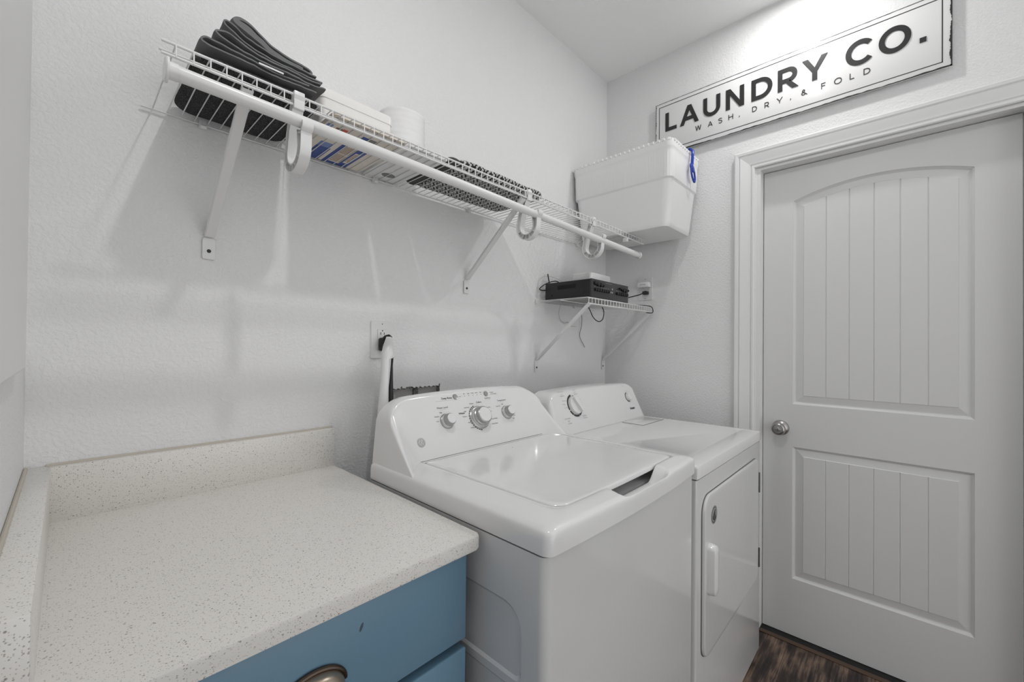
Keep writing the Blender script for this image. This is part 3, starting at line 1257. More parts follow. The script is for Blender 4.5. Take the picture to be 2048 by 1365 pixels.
# lint screen lid
bm = bmesh.new(); box(bm, -.393, -.185, -.425, -.325, YZ - .0005, YZ + .0008, r=.0006)
finish(bm, 'lint_screen_lid', ENAMEL, dry)
bm = bmesh.new()
tube(bm, [(-.395, -.325, YZ + .0006), (-.395, -.427, YZ + .0006), (-.183, -.427, YZ + .0006)], .0009, 5)
finish(bm, 'lint_lid_seam', SEAM, dry)
# console
BD, TD = Vector((0, -.317, .912)), Vector((0, -.250, 1.072))
ED = (TD - BD).normalized()
ND = Vector((1, 0, 0)).cross(ED); ND = ND if ND.y < 0 else -ND
bm = bmesh.new()
build_console(bm, -.868, -.145, BD, TD, -.165, .008, .065, 0, .9125, .06)
finish(bm, 'dryer_console', ENAMEL, dry, 32)


def dp(x, s, h=0.0):
    return Vector((x, 0, 0)) + BD + ED * (s + .0195) + ND * h


# timer dial
kc = dp(-.699, .091)
bm = bmesh.new()
lathe(bm, kc, ND, [(.038, 0), (.038, .003), (.0375, .010), (.036, .013), (.030, .014), (0, .014)], 48)
kd = finish(bm, 'timer_knob', PLASTW, dry, 40)
bm = bmesh.new()
a_ = R(118)
ux = EX * math.cos(a_) + ED * math.sin(a_)
vx = EX * -math.sin(a_) + ED * math.cos(a_)
prism(bm, rrect(-.035, .035, -.0075, .0075, .006, 5), kc, ux, vx, ND, .012, .027)
finish(bm, 'knob_grip', PLASTW, kd, 40)
bm = bmesh.new()
for a0, a1 in ((98, 200), (205, 235), (238, 285), (288, 325), (-30, 88)):
    n = 14
    thin = a0 == -30
    for j in range(n):
        A, B = R(a0 + (a1 - a0) * j / n), R(a0 + (a1 - a0) * (j + 1) / n)
        vs = []
        for aa, r0 in ((A, .0395), (B, .0395), (B, .042 if thin else .0475), (A, .042 if thin else .0475)):
            vs.append(bm.verts.new(kc + EX * math.cos(aa) * r0 + ED * math.sin(aa) * r0 + ND * .0004))
        bm.faces.new(vs)
    finish(bm, 'dial_band', INK, dry, 0)
    bm = bmesh.new()
c2 = dp(-.251, .087)
for j in range(20):
    A, B = R(90 + 200 * j / 20), R(90 + 200 * (j + 1) / 20)
    vs = [bm.verts.new(c2 + EX * math.cos(aa) * r0 + ED * math.sin(aa) * r0 + ND * .0004) for aa, r0 in ((A, .0195), (B, .0195), (B, .0238), (A, .0238))]
    bm.faces.new(vs)
finish(bm, 'dial_band', INK, dry, 0)
bm = bmesh.new()
lathe(bm, c2, ND, [(.0185, 0), (.0185, .002), (.017, .012), (.0155, .0145), (0, .0155)], 40)
finish(bm, 'start_knob', PLASTW, dry, 40)


def prd(text, x, s, size, al='CENTER', bold=0, sh=0, name='printed_word', m=None):
    b2 = bmesh.new()
    font_mesh(b2, text, dp(x, s, .0002), EX, ED, size, al, bold=bold, shear=sh)
    finish(b2, name, m or PLASTG, dry, 0)


prd('Amana', -.246, .026, .0165, 'CENTER', .0006, .25, 'brand_script', INK)
for tx, x, s in (('AUTOMATIC', -.765, .152), ('DRY', -.762, .142), ('High Heat', -.762, .134), ('TIMED', -.672, .152), ('DRY', -.670, .143), ('High Heat', -.668, .135),
                 ('AUTOMATIC', -.771, .041), ('DRY', -.768, .031), ('Low Heat', -.766, .022), ('AIR DRY', -.651, .040), ('No Heat', -.649, .031), ('Off', -.648, .110), ('More Dry', -.758, .114), ('Less Dry', -.760, .085), ('Energy', -.768, .100), ('Start', -.251, .116)):
    prd(tx, x, s, .0068)
prd('heavy duty', -.262, .143, .0055)
# door
bm = bmesh.new()
dq = rrect(-.832, -.205, .330, .812, (.03, .05, .04, .03), 8)
c0, c1 = (-.832 - .205) / 2, (.33 + .812) / 2
rws = []
for sc_i, y in ((1, YYF - .001), (1, YYF - .006), (.994, YYF - .0095), (.982, YYF - .0105), (.955, YYF - .0105)):
    rws.append([bm.verts.new((c0 + (p[0] - c0) * sc_i, y, c1 + (p[1] - c1) * (1 - (1 - sc_i) * 1.3))) for p in dq])
for a, b in zip(rws, rws[1:]):
    strip_quads(bm, a, b, True)
bm.faces.new(rws[-1])
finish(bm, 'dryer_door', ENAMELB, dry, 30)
bm = bmesh.new()
tube(bm, [(p[0], YYF - .0005, p[1]) for p in dq], .0022, 6, closed=True)
finish(bm, 'door_gasket_line', SEAM, dry)
DF = YYF - .0105
bm = bmesh.new()   # raised pull handle
hq = rrect(-.812, -.772, .515, .668, .018, 8)
hr = []
for k, (s_, y) in enumerate(((1, DF + .001), (.97, DF - .010), (.86, DF - .020), (.6, DF - .0235), (.2, DF - .024))):
    hr.append([bm.verts.new((-.792 + (p[0] + .792) * s_, y, .5915 + (p[1] - .5915) * (1 - (1 - s_) * .35))) for p in hq])
for a, b in zip(hr, hr[1:]):
    strip_quads(bm, a, b, True)
bm.faces.new(hr[-1])
finish(bm, 'door_handle', ENAMEL, dry, 40)
for z0, z1 in ((.672, .752), (.372, .448)):
    bm = bmesh.new()
    tube(bm, [(-.1985, YYF - .009, z0), (-.1985, YYF - .009, z1)], .0042, 10)
    for k in range(12):
        z = z0 + (z1 - z0) * (k + .5) / 12
        tube(bm, [(-.1985, YYF - .009, z - .001), (-.1985, YYF - .009, z + .001)], .0050, 10)
    finish(bm, 'door_hinge', NICKELD, dry)
# oval emblem on the door
bm = bmesh.new()
ec = Vector((-.752, DF, .742))
prism(bm, [(.0275 * math.cos(2 * PI * k / 40), .0275 * math.sin(2 * PI * k / 40)) for k in range(40)], ec, (1, 0, 0), (0, 0, 1), (0, -1, 0), 0, .0006)
em = finish(bm, 'round_emblem', SILVER, dry, 0)
bm = bmesh.new()
for k in range(16):
    th = R(60 + k * 15)
    p = ec + Vector((.0225 * math.cos(th), -.0008, .0225 * math.sin(th)))
    box(bm, p.x - .0012, p.x + .0012, p.y - .0002, p.y, p.z - .0016, p.z + .0016)


def e2(u, v):
    return ec + Vector((u * 1.5, -.0009, v))


tube(bm, [e2(.006, .014), e2(-.008, -.006), e2(.008, -.006)], .0011, 4)
tube(bm, [e2(.003, .010), e2(.003, -.015)], .0012, 4)
tube(bm, [e2(-.006, -.007), e2(-.005, -.012), e2(.0, -.017), e2(.005, -.013), e2(.006, -.007)], .0016, 4)
finish(bm, 'emblem_print', INK, em, 0)

# ================================================================== WIRE SHELVES
DECK = 1.793


def brace(parent, xt, yt, zt, xb, zb, wall='back', wd=.021):
    """flat steel brace from the shelf front down to a foot plate on the wall"""
    bm = bmesh.new()
    A = Vector((xt, yt, zt)); B_ = Vector((xb, -.010, zb + .03))
    d = (B_ - A).normalized()
    s = Vector((1, 0, 0))
    n = s.cross(d).normalized()
    # shallow U channel
    w2 = wd / 2
    prof_ = [(-w2, .004), (-w2, -.004), (-w2 + .002, -.006), (w2 - .002, -.006), (w2, -.004), (w2, .004), (w2 - .002, .004), (w2 - .003, -.003), (-w2 + .003, -.003), (-w2 + .002, .004)]
    secs = []
    for P_, k in ((A, 1), (A + (B_ - A) * .9, 1), (B_, 1)):
        secs.append([bm.verts.new(P_ + s * p[0] * k + n * p[1]) for p in prof_])
    for a, b in zip(secs, secs[1:]):
        strip_quads(bm, a, b, True)
    bm.faces.new(secs[0])
    # flattened foot
    ft_ = rrect(-w2 * 1.25, w2 * 1.25, -.028, .024, (.006, .006, .004, .004), 4)
    prism(bm, ft_, (xb, -.0015, zb), (1, 0, 0), (0, 0, 1), (0, -1, 0), 0, .005)
    b_ = finish(bm, 'brace', EPOXY, parent, 30)
    bm = bmesh.new()
    lathe(bm, (xb, -.0065, zb - .008), (0, -1, 0), [(.0045, 0), (.0045, .001), (.0028, .0022), (0, .0016)], 14)
    finish(bm, 'brace_screw', INK, b_)
    return b_


def wire_shelf(parent, x0, x1, deck, depth, lip, sp, r, rails, phase=0):
    bm = bmesh.new()
    x = x0 + phase
    while x < x1 - .003:
        pts = [(x, -.006, deck), (x, -depth + .006, deck), (x, -depth, deck - .003), (x, -depth, deck - lip - .001)]
        tube(bm, [(x, -.006, deck + .0012), (x, -depth + .003, deck + .0012), (x, -depth - .0022, deck - .001), (x, -depth - .0022, deck - lip - .002)], r, 6)
        x += sp
    finish(bm, 'cross_wires', EPOXY, parent, 60)
    for nm, y, z, rr in rails:
        bm = bmesh.new()
        tube(bm, [(x0, y, z), (x1, y, z)], rr, 8)
        finish(bm, nm, EPOXY, parent, 60)


sh = thing('wire_shelf', (-1.08, 0, DECK), 'long white ventilated wire shelf across the textured back wall', 'shelf')
wire_shelf(sh, -2.018, -.155, DECK, .305, .022, .02555, .0013,
           [('back_rail', -.008, DECK - .003, .0023), ('front_rail', -.305, DECK - .001, .0027), ('lip_rail', -.305, DECK - .023, .0027), ('under_rail', -.276, DECK - .003, .0025)], .0205)
brace(sh, -1.884, -.300, 1.768, -1.888, 1.492)
brace(sh, -1.052, -.300, 1.768, -1.054, 1.488)
# wall clips
for x in (-1.905, -1.45, -1.052, -.62, -.30):
    bm = bmesh.new()
    box(bm, x - .008, x + .008, -.014, -.001, DECK - .012, DECK + .008, r=.002)
    tube(bm, [(x - .006, -.016, DECK - .010), (x + .006, -.016, DECK - .010)], .005, 8)
    finish(bm, 'wall_clip', PLASTW, sh)


def rod_bracket(x):
    """J-shaped ribbed hook that clips on the shelf lip and carries the rod"""
    bm = bmesh.new()
    cy, cz = -.305, 1.672
    ro, ri = .046, .030
    w_ = .011
    # centre path parameterised: down the rear arm, round the bowl, up the front arm
    out_, in_ = [], []
    out_.append((cy + .010, DECK - .004)); in_.append((cy - .010, DECK - .004))
    out_.append((cy + .022, DECK - .035)); in_.append((cy + .004, DECK - .035))
    out_.append((cy + .038, DECK - .075)); in_.append((cy + .020, DECK - .075))
    for k in range(0, 17):
        a = R(10 - 190 * k / 16)
        out_.append((cy + ro * math.cos(a), cz + ro * math.sin(a)))
        in_.append((cy + ri * math.cos(a), cz + ri * math.sin(a)))
    out_.append((cy - ro - .001, cz + .030)); in_.append((cy - ri + .004, cz + .024))
    out_.append((cy - ro - .005, cz + .048)); in_.append((cy - ri + .002, cz + .034))

    def sheet(path, xa, xb, th):
        # ribbon of width (xa..xb) with thickness th along path
        P = [Vector((0, p[0], p[1])) for p in path]
        A = []
        for i, p in enumerate(P):
            t = (P[min(i + 1, len(P) - 1)] - P[max(i - 1, 0)]).normalized()
            n = Vector((1, 0, 0)).cross(t)
            A.append([bm.verts.new(Vector((xx, 0, 0)) + p + n * s) for xx, s in ((xa, -th / 2), (xb, -th / 2), (xb, th / 2), (xa, th / 2))])
        for a, b in zip(A, A[1:]):
            strip_quads(bm, a, b, True)
        bm.faces.new(A[0]); bm.faces.new(A[-1])
    sheet(out_, x - w_, x + w_, .0025)
    sheet(in_, x - w_, x + w_, .0025)
    # web
    for xa in (x - .0012, x + .0012):
        A = [bm.verts.new((xa, p[0], p[1])) for p in out_]
        B = [bm.verts.new((xa, p[0], p[1])) for p in in_]
        strip_quads(bm, A, B)
    # radial ribs
    for k in (6, 9, 11, 13, 16):
        o_, i_ = out_[k], in_[k]
        t = Vector((0, out_[k + 1][0] - o_[0], out_[k + 1][1] - o_[1])).normalized() * .0009
        vs = []
        for q, s in ((o_, -1), (o_, 1), (i_, 1), (i_, -1)):
            vs.append(Vector((0, q[0], q[1])) + t * s)
        lo = [bm.verts.new(v + Vector((x - w_ + .001, 0, 0))) for v in vs]
        hi = [bm.verts.new(v + Vector((x + w_ - .001, 0, 0))) for v in vs]
        strip_quads(bm, lo, hi, True); bm.faces.new(lo); bm.faces.new(hi)
    # saddle around the rod
    ry, rz = -.345, 1.712
    sad = [(ry + .0155 * math.cos(a), rz + .0155 * math.sin(a)) for a in [R(-20 - 180 * k / 12) for k in range(13)]]
    sheet(sad, x - w_, x + w_, .003)
    # clip block over the lip
    box(bm, x - w_, x + w_, -.3125, -.292, DECK - .032, DECK + .006, r=.002)
    return finish(bm, 'rod_bracket', PLASTW, sh, 35)


for x in (-1.790, -1.032, -.618):
    rod_bracket(x)
mbox('end_bracket', PLASTW, sh, -.330, -.318, -.31, -.285, DECK - .042, DECK - .022, r=.003)

rod = thing('hanging_rod', (-1.15, -.345, 1.712), 'white round closet rod hung on hooks under the front of the long shelf', 'rod')
bm = bmesh.new(); tube(bm, [(-2.012, -.345, 1.722), (-1.4, -.345, 1.7125), (-.285, -.345, 1.688)], .0128, 24)
finish(bm, 'rod_tube', EPOXY, rod, 60)
for x, s, z in ((-2.012, -1, 1.722), (-.285, 1, 1.688)):
    bm = bmesh.new(); lathe(bm, (x, -.345, z), (s, 0, 0), [(.0142, -.012), (.0142, 0), (.021 if s < 0 else .0155, .001), (.021 if s < 0 else .0155, .004), (.019 if s < 0 else .013, .006), (0, .0065)], 28)
    finish(bm, 'end_cap', PLASTW, rod, 40)

# small shelf in the corner
D2 = 1.463
sh2 = thing('wire_shelf', (-.32, 0, D2), 'short white wire shelf in the corner carrying the black amplifier', 'shelf')
wire_shelf(sh2, -.634, -.012, D2, .292, .024, .02555, .0013,
           [('back_rail', -.008, D2 - .003, .0023), ('front_rail', -.292, D2 - .001, .0027), ('lip_rail', -.292, D2 - .025, .0027), ('under_rail', -.15, D2 - .003, .0023)], .004)
brace(sh2, -.612, -.288, D2 - .022, -.622, 1.163, wd=.017)
brace(sh2, -.028, -.288, D2 - .022, -.032, 1.152, wd=.017)
for x in (-.628, -.32, -.03):
    bm = bmesh.new()
    box(bm, x - .005, x + .005, -.012, -.001, D2 - .010, D2 + .010, r=.002)
    wc = finish(bm, 'wall_clip', PLASTW, sh2)
for sc_z in (.012, .0, -.008):
    pass

# ================================================================== ON THE LONG SHELF
TOPZ = DECK + .0027
# charcoal terry towel, bulky fold
bm = bmesh.new()
nx, ny, nz = 60, 44, 10


def soft_slab(bm, x0, x1, y0, y1, z0, z1, r, nx, ny, amp, seed, rz=None, sag=None):
    """rounded cushion-like slab with noise, closed"""
    rz = rz or r
    cx, cy, cz = (x0 + x1) / 2, (y0 + y1) / 2, (z0 + z1) / 2
    hx, hy, hz = (x1 - x0) / 2, (y1 - y0) / 2, (z1 - z0) / 2
    bmesh.ops.create_cube(bm, size=2)
    bmesh.ops.subdivide_edges(bm, edges=bm.edges[:], cuts=nx, use_grid_fill=True)
    for v in bm.verts:
        p = Vector((v.co.x * hx, v.co.y * hy, v.co.z * hz))
        q = Vector((max(-hx + r, min(hx - r, p.x)), max(-hy + r, min(hy - r, p.y)), max(-hz + rz, min(hz - rz, p.z))))
        d = p - q
        if d.length > 1e-9:
            e = Vector((d.x / r, d.y / r, d.z / rz))
            l = max(abs(e.x), abs(e.y), abs(e.z))
            if l > 0:
                e = e.normalized() * l
            p = q + Vector((e.x * r, e.y * r, e.z * rz))
        w_ = Vector((cx, cy, cz)) + p
        n = noise.noise_vector(w_ * 14 + Vector((seed, 0, 0)))
        bottom = v.co.z < -.98
        w_.x += n.x * amp
        w_.y += n.y * amp * (0 if p.y > hy * .9 else 1)
        w_.z += abs(n.z) * amp * (.3 if bottom else 1)
        if sag:
            w_.z += sag(w_.x, w_.y) * (0 if bottom else 1)
        v.co = w_


soft_slab(bm, -1.965, -1.728, -.285, -.010, TOPZ + .0008, TOPZ + .0205, .045, 34, 0, .0035, 3, rz=.0098)
t1 = finish(bm, 'terry_towel', TERRY, None, 60)
tag(t1, 'charcoal terry towel folded flat on the shelf under the grey linens', 'towel')


def ribbon_cloth(path, y0, y1, th, m, label, seed, sk=0, grp=None, zlift=0, thf=None):
    """folded cloth: a thick ribbon following path (x,z) seen from the front, run back in y"""
    bm = bmesh.new()
    P = [Vector((p[0], 1.8245 + (p[1] - 1.842) * .78)) for p in path]
    # smooth resample (Catmull-Rom)
    S = []
    for i in range(len(P) - 1):
        p0, p1, p2, p3 = P[max(i - 1, 0)], P[i], P[i + 1], P[min(i + 2, len(P) - 1)]
        for k in range(8):
            t = k / 8
            S.append(.5 * ((2 * p1) + (p2 - p0) * t + (2 * p0 - 5 * p1 + 4 * p2 - p3) * t * t + (3 * p1 - p0 - 3 * p2 + p3) * t ** 3))
    S.append(P[-1])
    NY = 26
    rows = []
    for j in range(NY + 1):
        y = y0 + (y1 - y0) * j / NY
        outer_, inner_ = [], []
        for i, p in enumerate(S):
            t = (S[min(i + 1, len(S) - 1)] - S[max(i - 1, 0)])
            t = t.normalized()
            n = Vector((-t.y, t.x))
            q = noise.noise_vector(Vector((p.x * 16, y * 9 + seed, p.y * 16)))
            hf = noise.noise_vector(Vector((p.x * 60, y * 34 + seed, p.y * 60)))
            c = Vector((p.x + q.x * .005 + hf.x * .0012 + sk * (y - y0), p.y + noise.noise(Vector((p.x * 16, y * 9, 2))) * .0055 + hf.z * .0014 + zlift * (y - y0)))
            yy = y + q.y * .008 + hf.y * .002
            tk = th * (.5 if j not in (0, NY) else .36) * (thf(i / (len(S) - 1)) if thf else 1) * (1 + .25 * noise.noise(Vector((p.x * 40, y * 22, seed * 3))))
            outer_.append(bm.verts.new((c.x + n.x * tk, yy, c.y + n.y * tk)))
            inner_.append(bm.verts.new((c.x - n.x * tk, yy, c.y - n.y * tk)))
        rows.append(outer_ + inner_[::-1])
    for a, b in zip(rows, rows[1:]):
        strip_quads(bm, a, b, True)
    for rw_ in (rows[0], rows[-1]):
        n = len(rw_) // 2
        for i in range(n - 1):
            bm.faces.new([rw_[i], rw_[i + 1], rw_[2 * n - 2 - i], rw_[2 * n - 1 - i]])
    o = finish(bm, 'folded_linen', m, None, 50)
    return tag(o, label, 'linen', grp)


GR = 'folded grey linens on the terry towel'
# paths are the fold sections as they show on the front side of the stack (x, z)
ribbon_cloth([(-1.745, 1.848), (-1.80, 1.8478), (-1.85, 1.847), (-1.90, 1.847), (-1.945, 1.849), (-1.957, 1.857), (-1.945, 1.867), (-1.92, 1.864), (-1.88, 1.859), (-1.82, 1.8575), (-1.76, 1.8585)],
             -.283, -.03, .0042, SHEET, 'lowest grey linen of the stack, its open fold facing left, lying on the terry towel', 1)
ribbon_cloth([(-1.722, 1.870), (-1.78, 1.868), (-1.84, 1.869), (-1.89, 1.873), (-1.925, 1.881), (-1.935, 1.892), (-1.920, 1.900), (-1.895, 1.893), (-1.86, 1.883), (-1.80, 1.8785), (-1.735, 1.8795)],
             -.283, -.03, .0042, SHEET, 'middle grey linen of the stack with a rounded loop at its left end', 2, grp=None)
ribbon_cloth([(-1.726, 1.891), (-1.78, 1.890), (-1.84, 1.895), (-1.885, 1.907), (-1.915, 1.921), (-1.921, 1.931), (-1.907, 1.935), (-1.87, 1.919), (-1.82, 1.9045), (-1.765, 1.9005), (-1.74, 1.900)],
             -.276, -.03, .0040, SHEET, 'grey linen third from the bottom of the stack, wedged under the tall top fold', 4)
ribbon_cloth([(-1.77, 1.913), (-1.81, 1.917), (-1.85, 1.931), (-1.882, 1.948), (-1.897, 1.958), (-1.889, 1.967), (-1.872, 1.960), (-1.85, 1.946), (-1.82, 1.9325), (-1.785, 1.923), (-1.757, 1.919), (-1.748, 1.912), (-1.756, 1.9075)],
             -.268, -.03, .0046, SHEET, 'topmost grey linen of the stack, its fold standing up to the left', 6, thf=lambda t: 1 + 3.2 * math.exp(-((t - .24) / .15) ** 2))
# care tag on the stack
tg = mbox('paper_tag', LABELW, None, -1.862, -1.815, -.290, -.2888, 1.8335, 1.837)
tag(tg, 'narrow white paper tag sticking out of the folded grey linens', 'tag')

# tub with cream base and blue label facing down
bx = thing('plastic_tub', (-1.61, -.11, TOPZ), 'cream plastic tub with a blue printed underside and white lid, right of the folded linens', 'tub')
BX0, BX1, BY0, BY1 = -1.705, -1.503, -.207, -.012
bm = bmesh.new()
prism(bm, rrect(BX0 + .004, BX1 - .001, -.284, BY1 - .003, .012, 5), (0, 0, 0), (1, 0, 0), (0, 1, 0), (0, 0, 1), TOPZ, TOPZ + .012)
bmesh.ops.bevel(bm, geom=[e for e in bm.edges if abs(e.verts[0].co.z - e.verts[1].co.z) < 1e-6], offset=.003, segments=2, affect='EDGES')
finish(bm, 'tub_body', CREAM, bx, 35)
bm = bmesh.new()
q = rrect(BX0, BX1, BY0, BY1, .014, 6)
lz = [(.965, TOPZ + .012), (.985, TOPZ + .078), (1, TOPZ + .078), (1, TOPZ + .0985), (.99, TOPZ + .1015), (.93, TOPZ + .103), (.6, TOPZ + .104)]
cc = ((BX0 + BX1) / 2, (BY0 + BY1) / 2)
rws = [[bm.verts.new((cc[0] + (p[0] - cc[0]) * s, cc[1] + (p[1] - cc[1]) * s, z)) for p in q] for s, z in lz]
for a, b in zip(rws, rws[1:]):
    strip_quads(bm, a, b, True)
bm.faces.new(rws[-1]); bm.faces.new(rws[0][::-1])
finish(bm, 'tub_lid', LIDW, bx, 35)


def lab(name, m, x0, x1, y0, y1, lv=1):
    return mbox(name, m, bx, x0, x1, y0, y1, TOPZ - .0003 * lv, TOPZ + .001)


lab('label_panel', LBLUE, -1.672, -1.634, -.105, -.014)
lab('label_fade', LBLUE2, -1.672, -1.640, -.135, -.105)
lab('label_panel', LBLUE, -1.624, -1.552, -.165, -.013)
lab('label_text_field', CREAM, -1.610, -1.580, -.155, -.030, 2)
lab('label_text_field', CREAM, -1.574, -1.559, -.130, -.045, 2)
lab('label_warning', LRED, -1.657, -1.645, -.235, -.205)
lab('label_panel', LBLUE2, -1.697, -1.683, -.238, -.200)
lab('label_panel', LBLUE, -1.606, -1.590, -.236, -.205)
lab('barcode_field', LGREY, -1.587, -1.567, -.236, -.206)
lab('label_flag', LPINK, -1.668, -1.658, -.030, -.017, 2)
bm = bmesh.new()
for k in range(11):
    x = -1.6085 + k * .0026
    for y0, y1 in ((-.151, -.100), (-.093, -.036)):
        box(bm, x, x + .0010, y0 + .004 * math.sin(k * 3), y1, TOPZ - .0009, TOPZ)
for k in range(4):
    x = -1.572 + k * .0032
    box(bm, x, x + .0012, -.124, -.055 - .006 * (k % 2), TOPZ - .0009, TOPZ)
for k in range(8):
    x = -1.673 + k * .0022
    box(bm, x, x + .0011, -.232, -.208, TOPZ - .0009, TOPZ)
finish(bm, 'fine_print', LINK, bx, 0)['kind'] = 'stuff'

# crumpled bright paper by the wall, between towel and hook
bm = bmesh.new()
bmesh.ops.create_icosphere(bm, subdivisions=3, radius=.016)
for v in bm.verts:
    n = noise.noise_vector(v.co * 90)
    v.co += n * .009
    v.co = Vector((v.co.x * 1.3 - 1.713, v.co.y * .8 - .024, v.co.z * .45 + TOPZ + .013))
o = finish(bm, 'crumpled_tissue', PAPERT, None, 20)
tag(o, 'small crumpled white tissue by the wall at the right end of the terry towel', 'tissue')

# flat white carton with a grey oval on its underside
cb = thing('flat_carton', (-1.43, -.15, TOPZ), 'flat white carton with a grey oval underneath, left of the patterned blanket', 'carton')
bm = bmesh.new(); box(bm, -1.494, -1.368, -.282, -.008, TOPZ + .0003, TOPZ + .012, r=.002)
finish(bm, 'carton_body', PAPERT, cb, 30)
bm = bmesh.new()
prism(bm, [(.022 * math.cos(2 * PI * k / 30), .0155 * math.sin(2 * PI * k / 30)) for k in range(30)], (-1.432, -.060, TOPZ + .0002), (1, 0, 0), (0, 1, 0), (0, 0, 1), -.0006, .001)
finish(bm, 'oval_mark', LGREY, cb, 0)

# paper roll standing upright
RZ = TOPZ + .0125
rl = thing('paper_roll', (-1.40, -.08, RZ), 'white paper roll standing upright on the flat carton, right of the cream tub', 'paper roll')
bm = bmesh.new()
n = 56
rows = []
for k in range(33):
    z = RZ + .176 * k / 32
    rr = .0735 + .0004 * math.sin(k * 1.9) + .0003 * math.sin(k * 4.3)
    if k in (0, 32):
        rr -= .004
    if k == 32:
        z += .0
    row = []
    for j in range(n):
        a = 2 * PI * j / n
        d = noise.noise(Vector((math.cos(a) * 2, math.sin(a) * 2, z * 40))) * .0012
        zt = (1.0 if k > 30 else 0) * .004 * noise.noise(Vector((math.cos(a), math.sin(a), 5)))
        row.append(bm.verts.new((-1.400 + (rr + d) * math.cos(a), -.081 + (rr + d) * math.sin(a), z + zt)))
    rows.append(row)
for a, b in zip(rows, rows[1:]):
    strip_quads(bm, a, b, True)
for ring_, z in ((rows[0], RZ), (rows[-1], RZ + .176)):
    core = [bm.verts.new((-1.400 + .020 * math.cos(2 * PI * j / n), -.081 + .020 * math.sin(2 * PI * j / n), z)) for j in range(n)]
    strip_quads(bm, ring_, core, True)
    if z > RZ + .1:
        c1_ = core
    else:
        c0_ = core
strip_quads(bm, c0_, c1_, True)
finish(bm, 'paper_sheets', PAPERT, rl, 50)
bm = bmesh.new(); lathe(bm, (-1.400, -.081, RZ + .0005), (0, 0, 1), [(.0195, 0), (.0195, .173), (.0175, .173), (.0175, .02), (0, .02)], 28)
finish(bm, 'roll_core', LGREY, rl, 50)

# patterned folded blanket
bl = thing('folded_blanket', (-1.13, -.17, TOPZ), 'folded charcoal and white geometric patterned blanket in the middle of the long shelf', 'blanket')
bm = bmesh.new()
soft_slab(bm, -1.335, -.915, -.292, -.032, TOPZ + .0005, TOPZ + .030, .045, 34, 0, .003, 9, rz=.013)
finish(bm, 'blanket_body', WEAVE, bl, 60)
bm = bmesh.new()
soft_slab(bm, -1.362, -1.31, -.285, -.034, TOPZ + .0005, TOPZ + .024, .024, 20, 0, .002, 12, rz=.011)
bb = finish(bm, 'blanket_fold', WEAVED, bl, 60)

# ---- ribbed storage tub in the corner
tb = thing('storage_bin', (-.18, -.26, TOPZ), 'large white ribbed plastic bin on the right end of the long shelf', 'bin')
bm = bmesh.new()
X0, X1, Y0, Y1 = -.350, -.014, -.528, -.006
Z0, Z1 = TOPZ + .0005, 2.172
cx, cy = (X0 + X1) / 2, (Y0 + Y1) / 2


def bin_ring(sx, sy, z, r=.03, n=240):
    hx, hy = (X1 - X0) / 2 * sx, (Y1 - Y0) / 2 * sy
    return [(p[0], p[1], z) for p in perim(cx - hx, cx + hx, cy - hy, cy + hy, (r,) * 4, n)]


def ribbed(ring_, amp, pitch):
    out = []
    for (x, y, z) in ring_:
        # rib along whichever side we are on
        if abs(x - X0) < abs(y - Y0) * 1 and x < cx and abs(x - X0) < .03:
            s = y
            out.append((x - amp * (1 if (s / pitch) % 1 < .5 else 0), y, z))
        elif y < cy and abs(y - Y0) < .03:
            s = x
            out.append((x, y - amp * (1 if (s / pitch) % 1 < .5 else 0), z))
        else:
            out.append((x, y, z))
    return out


NB = 720
secs = [bin_ring(.80, .86, Z0, .028, NB), bin_ring(.82, .875, Z0 + .006, .034, NB), bin_ring(.84, .89, Z0 + .02, .038, NB), bin_ring(.925, .955, 1.995, .036, NB), bin_ring(.935, .962, 2.000, .036, NB), bin_ring(.955, .975, 2.003, .034, NB),
        ribbed(bin_ring(.962, .978, 2.006, .032, NB), .0009, .0118), ribbed(bin_ring(.978, .986, 2.110, .03, NB), .0011, .0118), bin_ring(.978, .986, 2.118, .03, NB), bin_ring(.985, .990, 2.128, .03, NB), bin_ring(.996, .998, 2.134, .03, NB), bin_ring(1.0, 1.0, 2.138, .03, NB), bin_ring(1.0, 1.0, 2.158, .03, NB), ribbed(bin_ring(1.0, 1.0, 2.160, .03, NB), .0032, .0235), ribbed(bin_ring(1.0, 1.0, Z1 - .004, .03, NB), .0036, .0235)]
rv = [[bm.verts.new(p) for p in s] for s in secs]
# toothed top edge
topr = []
for (x, y, z) in ribbed(bin_ring(.985, .99, Z1, .03, NB), .002, .0235):
    s = y if abs(x - X0) < .03 and x < cx else x
    topr.append(bm.verts.new((x, y, z - (0 if (s / .0235) % 1 < .5 else .007))))
rv.append(topr)
rv.append([bm.verts.new(p) for p in bin_ring(.95, .965, Z1 - .012, .028, NB)])
rv.append([bm.verts.new(p) for p in bin_ring(.90, .935, 2.0, .03, NB)])
rv.append([bm.verts.new(p) for p in bin_ring(.79, .85, Z0 + .008, .028, NB)])
for a, b in zip(rv, rv[1:]):
    strip_quads(bm, a, b, True)
bm.faces.new(rv[0][::-1]); bm.faces.new(rv[-1])
finish(bm, 'bin_shell', BIN, tb, 30)
bm = bmesh.new()
prism(bm, rrect(cx - .11, cx + .11, cy - .19, cy + .19, .02, 5), (0, 0, 0), (1, 0, 0), (0, 1, 0), (0, 0, 1), Z0 - .0004, Z0 + .002)
finish(bm, 'bin_foot', BIN, tb, 30)

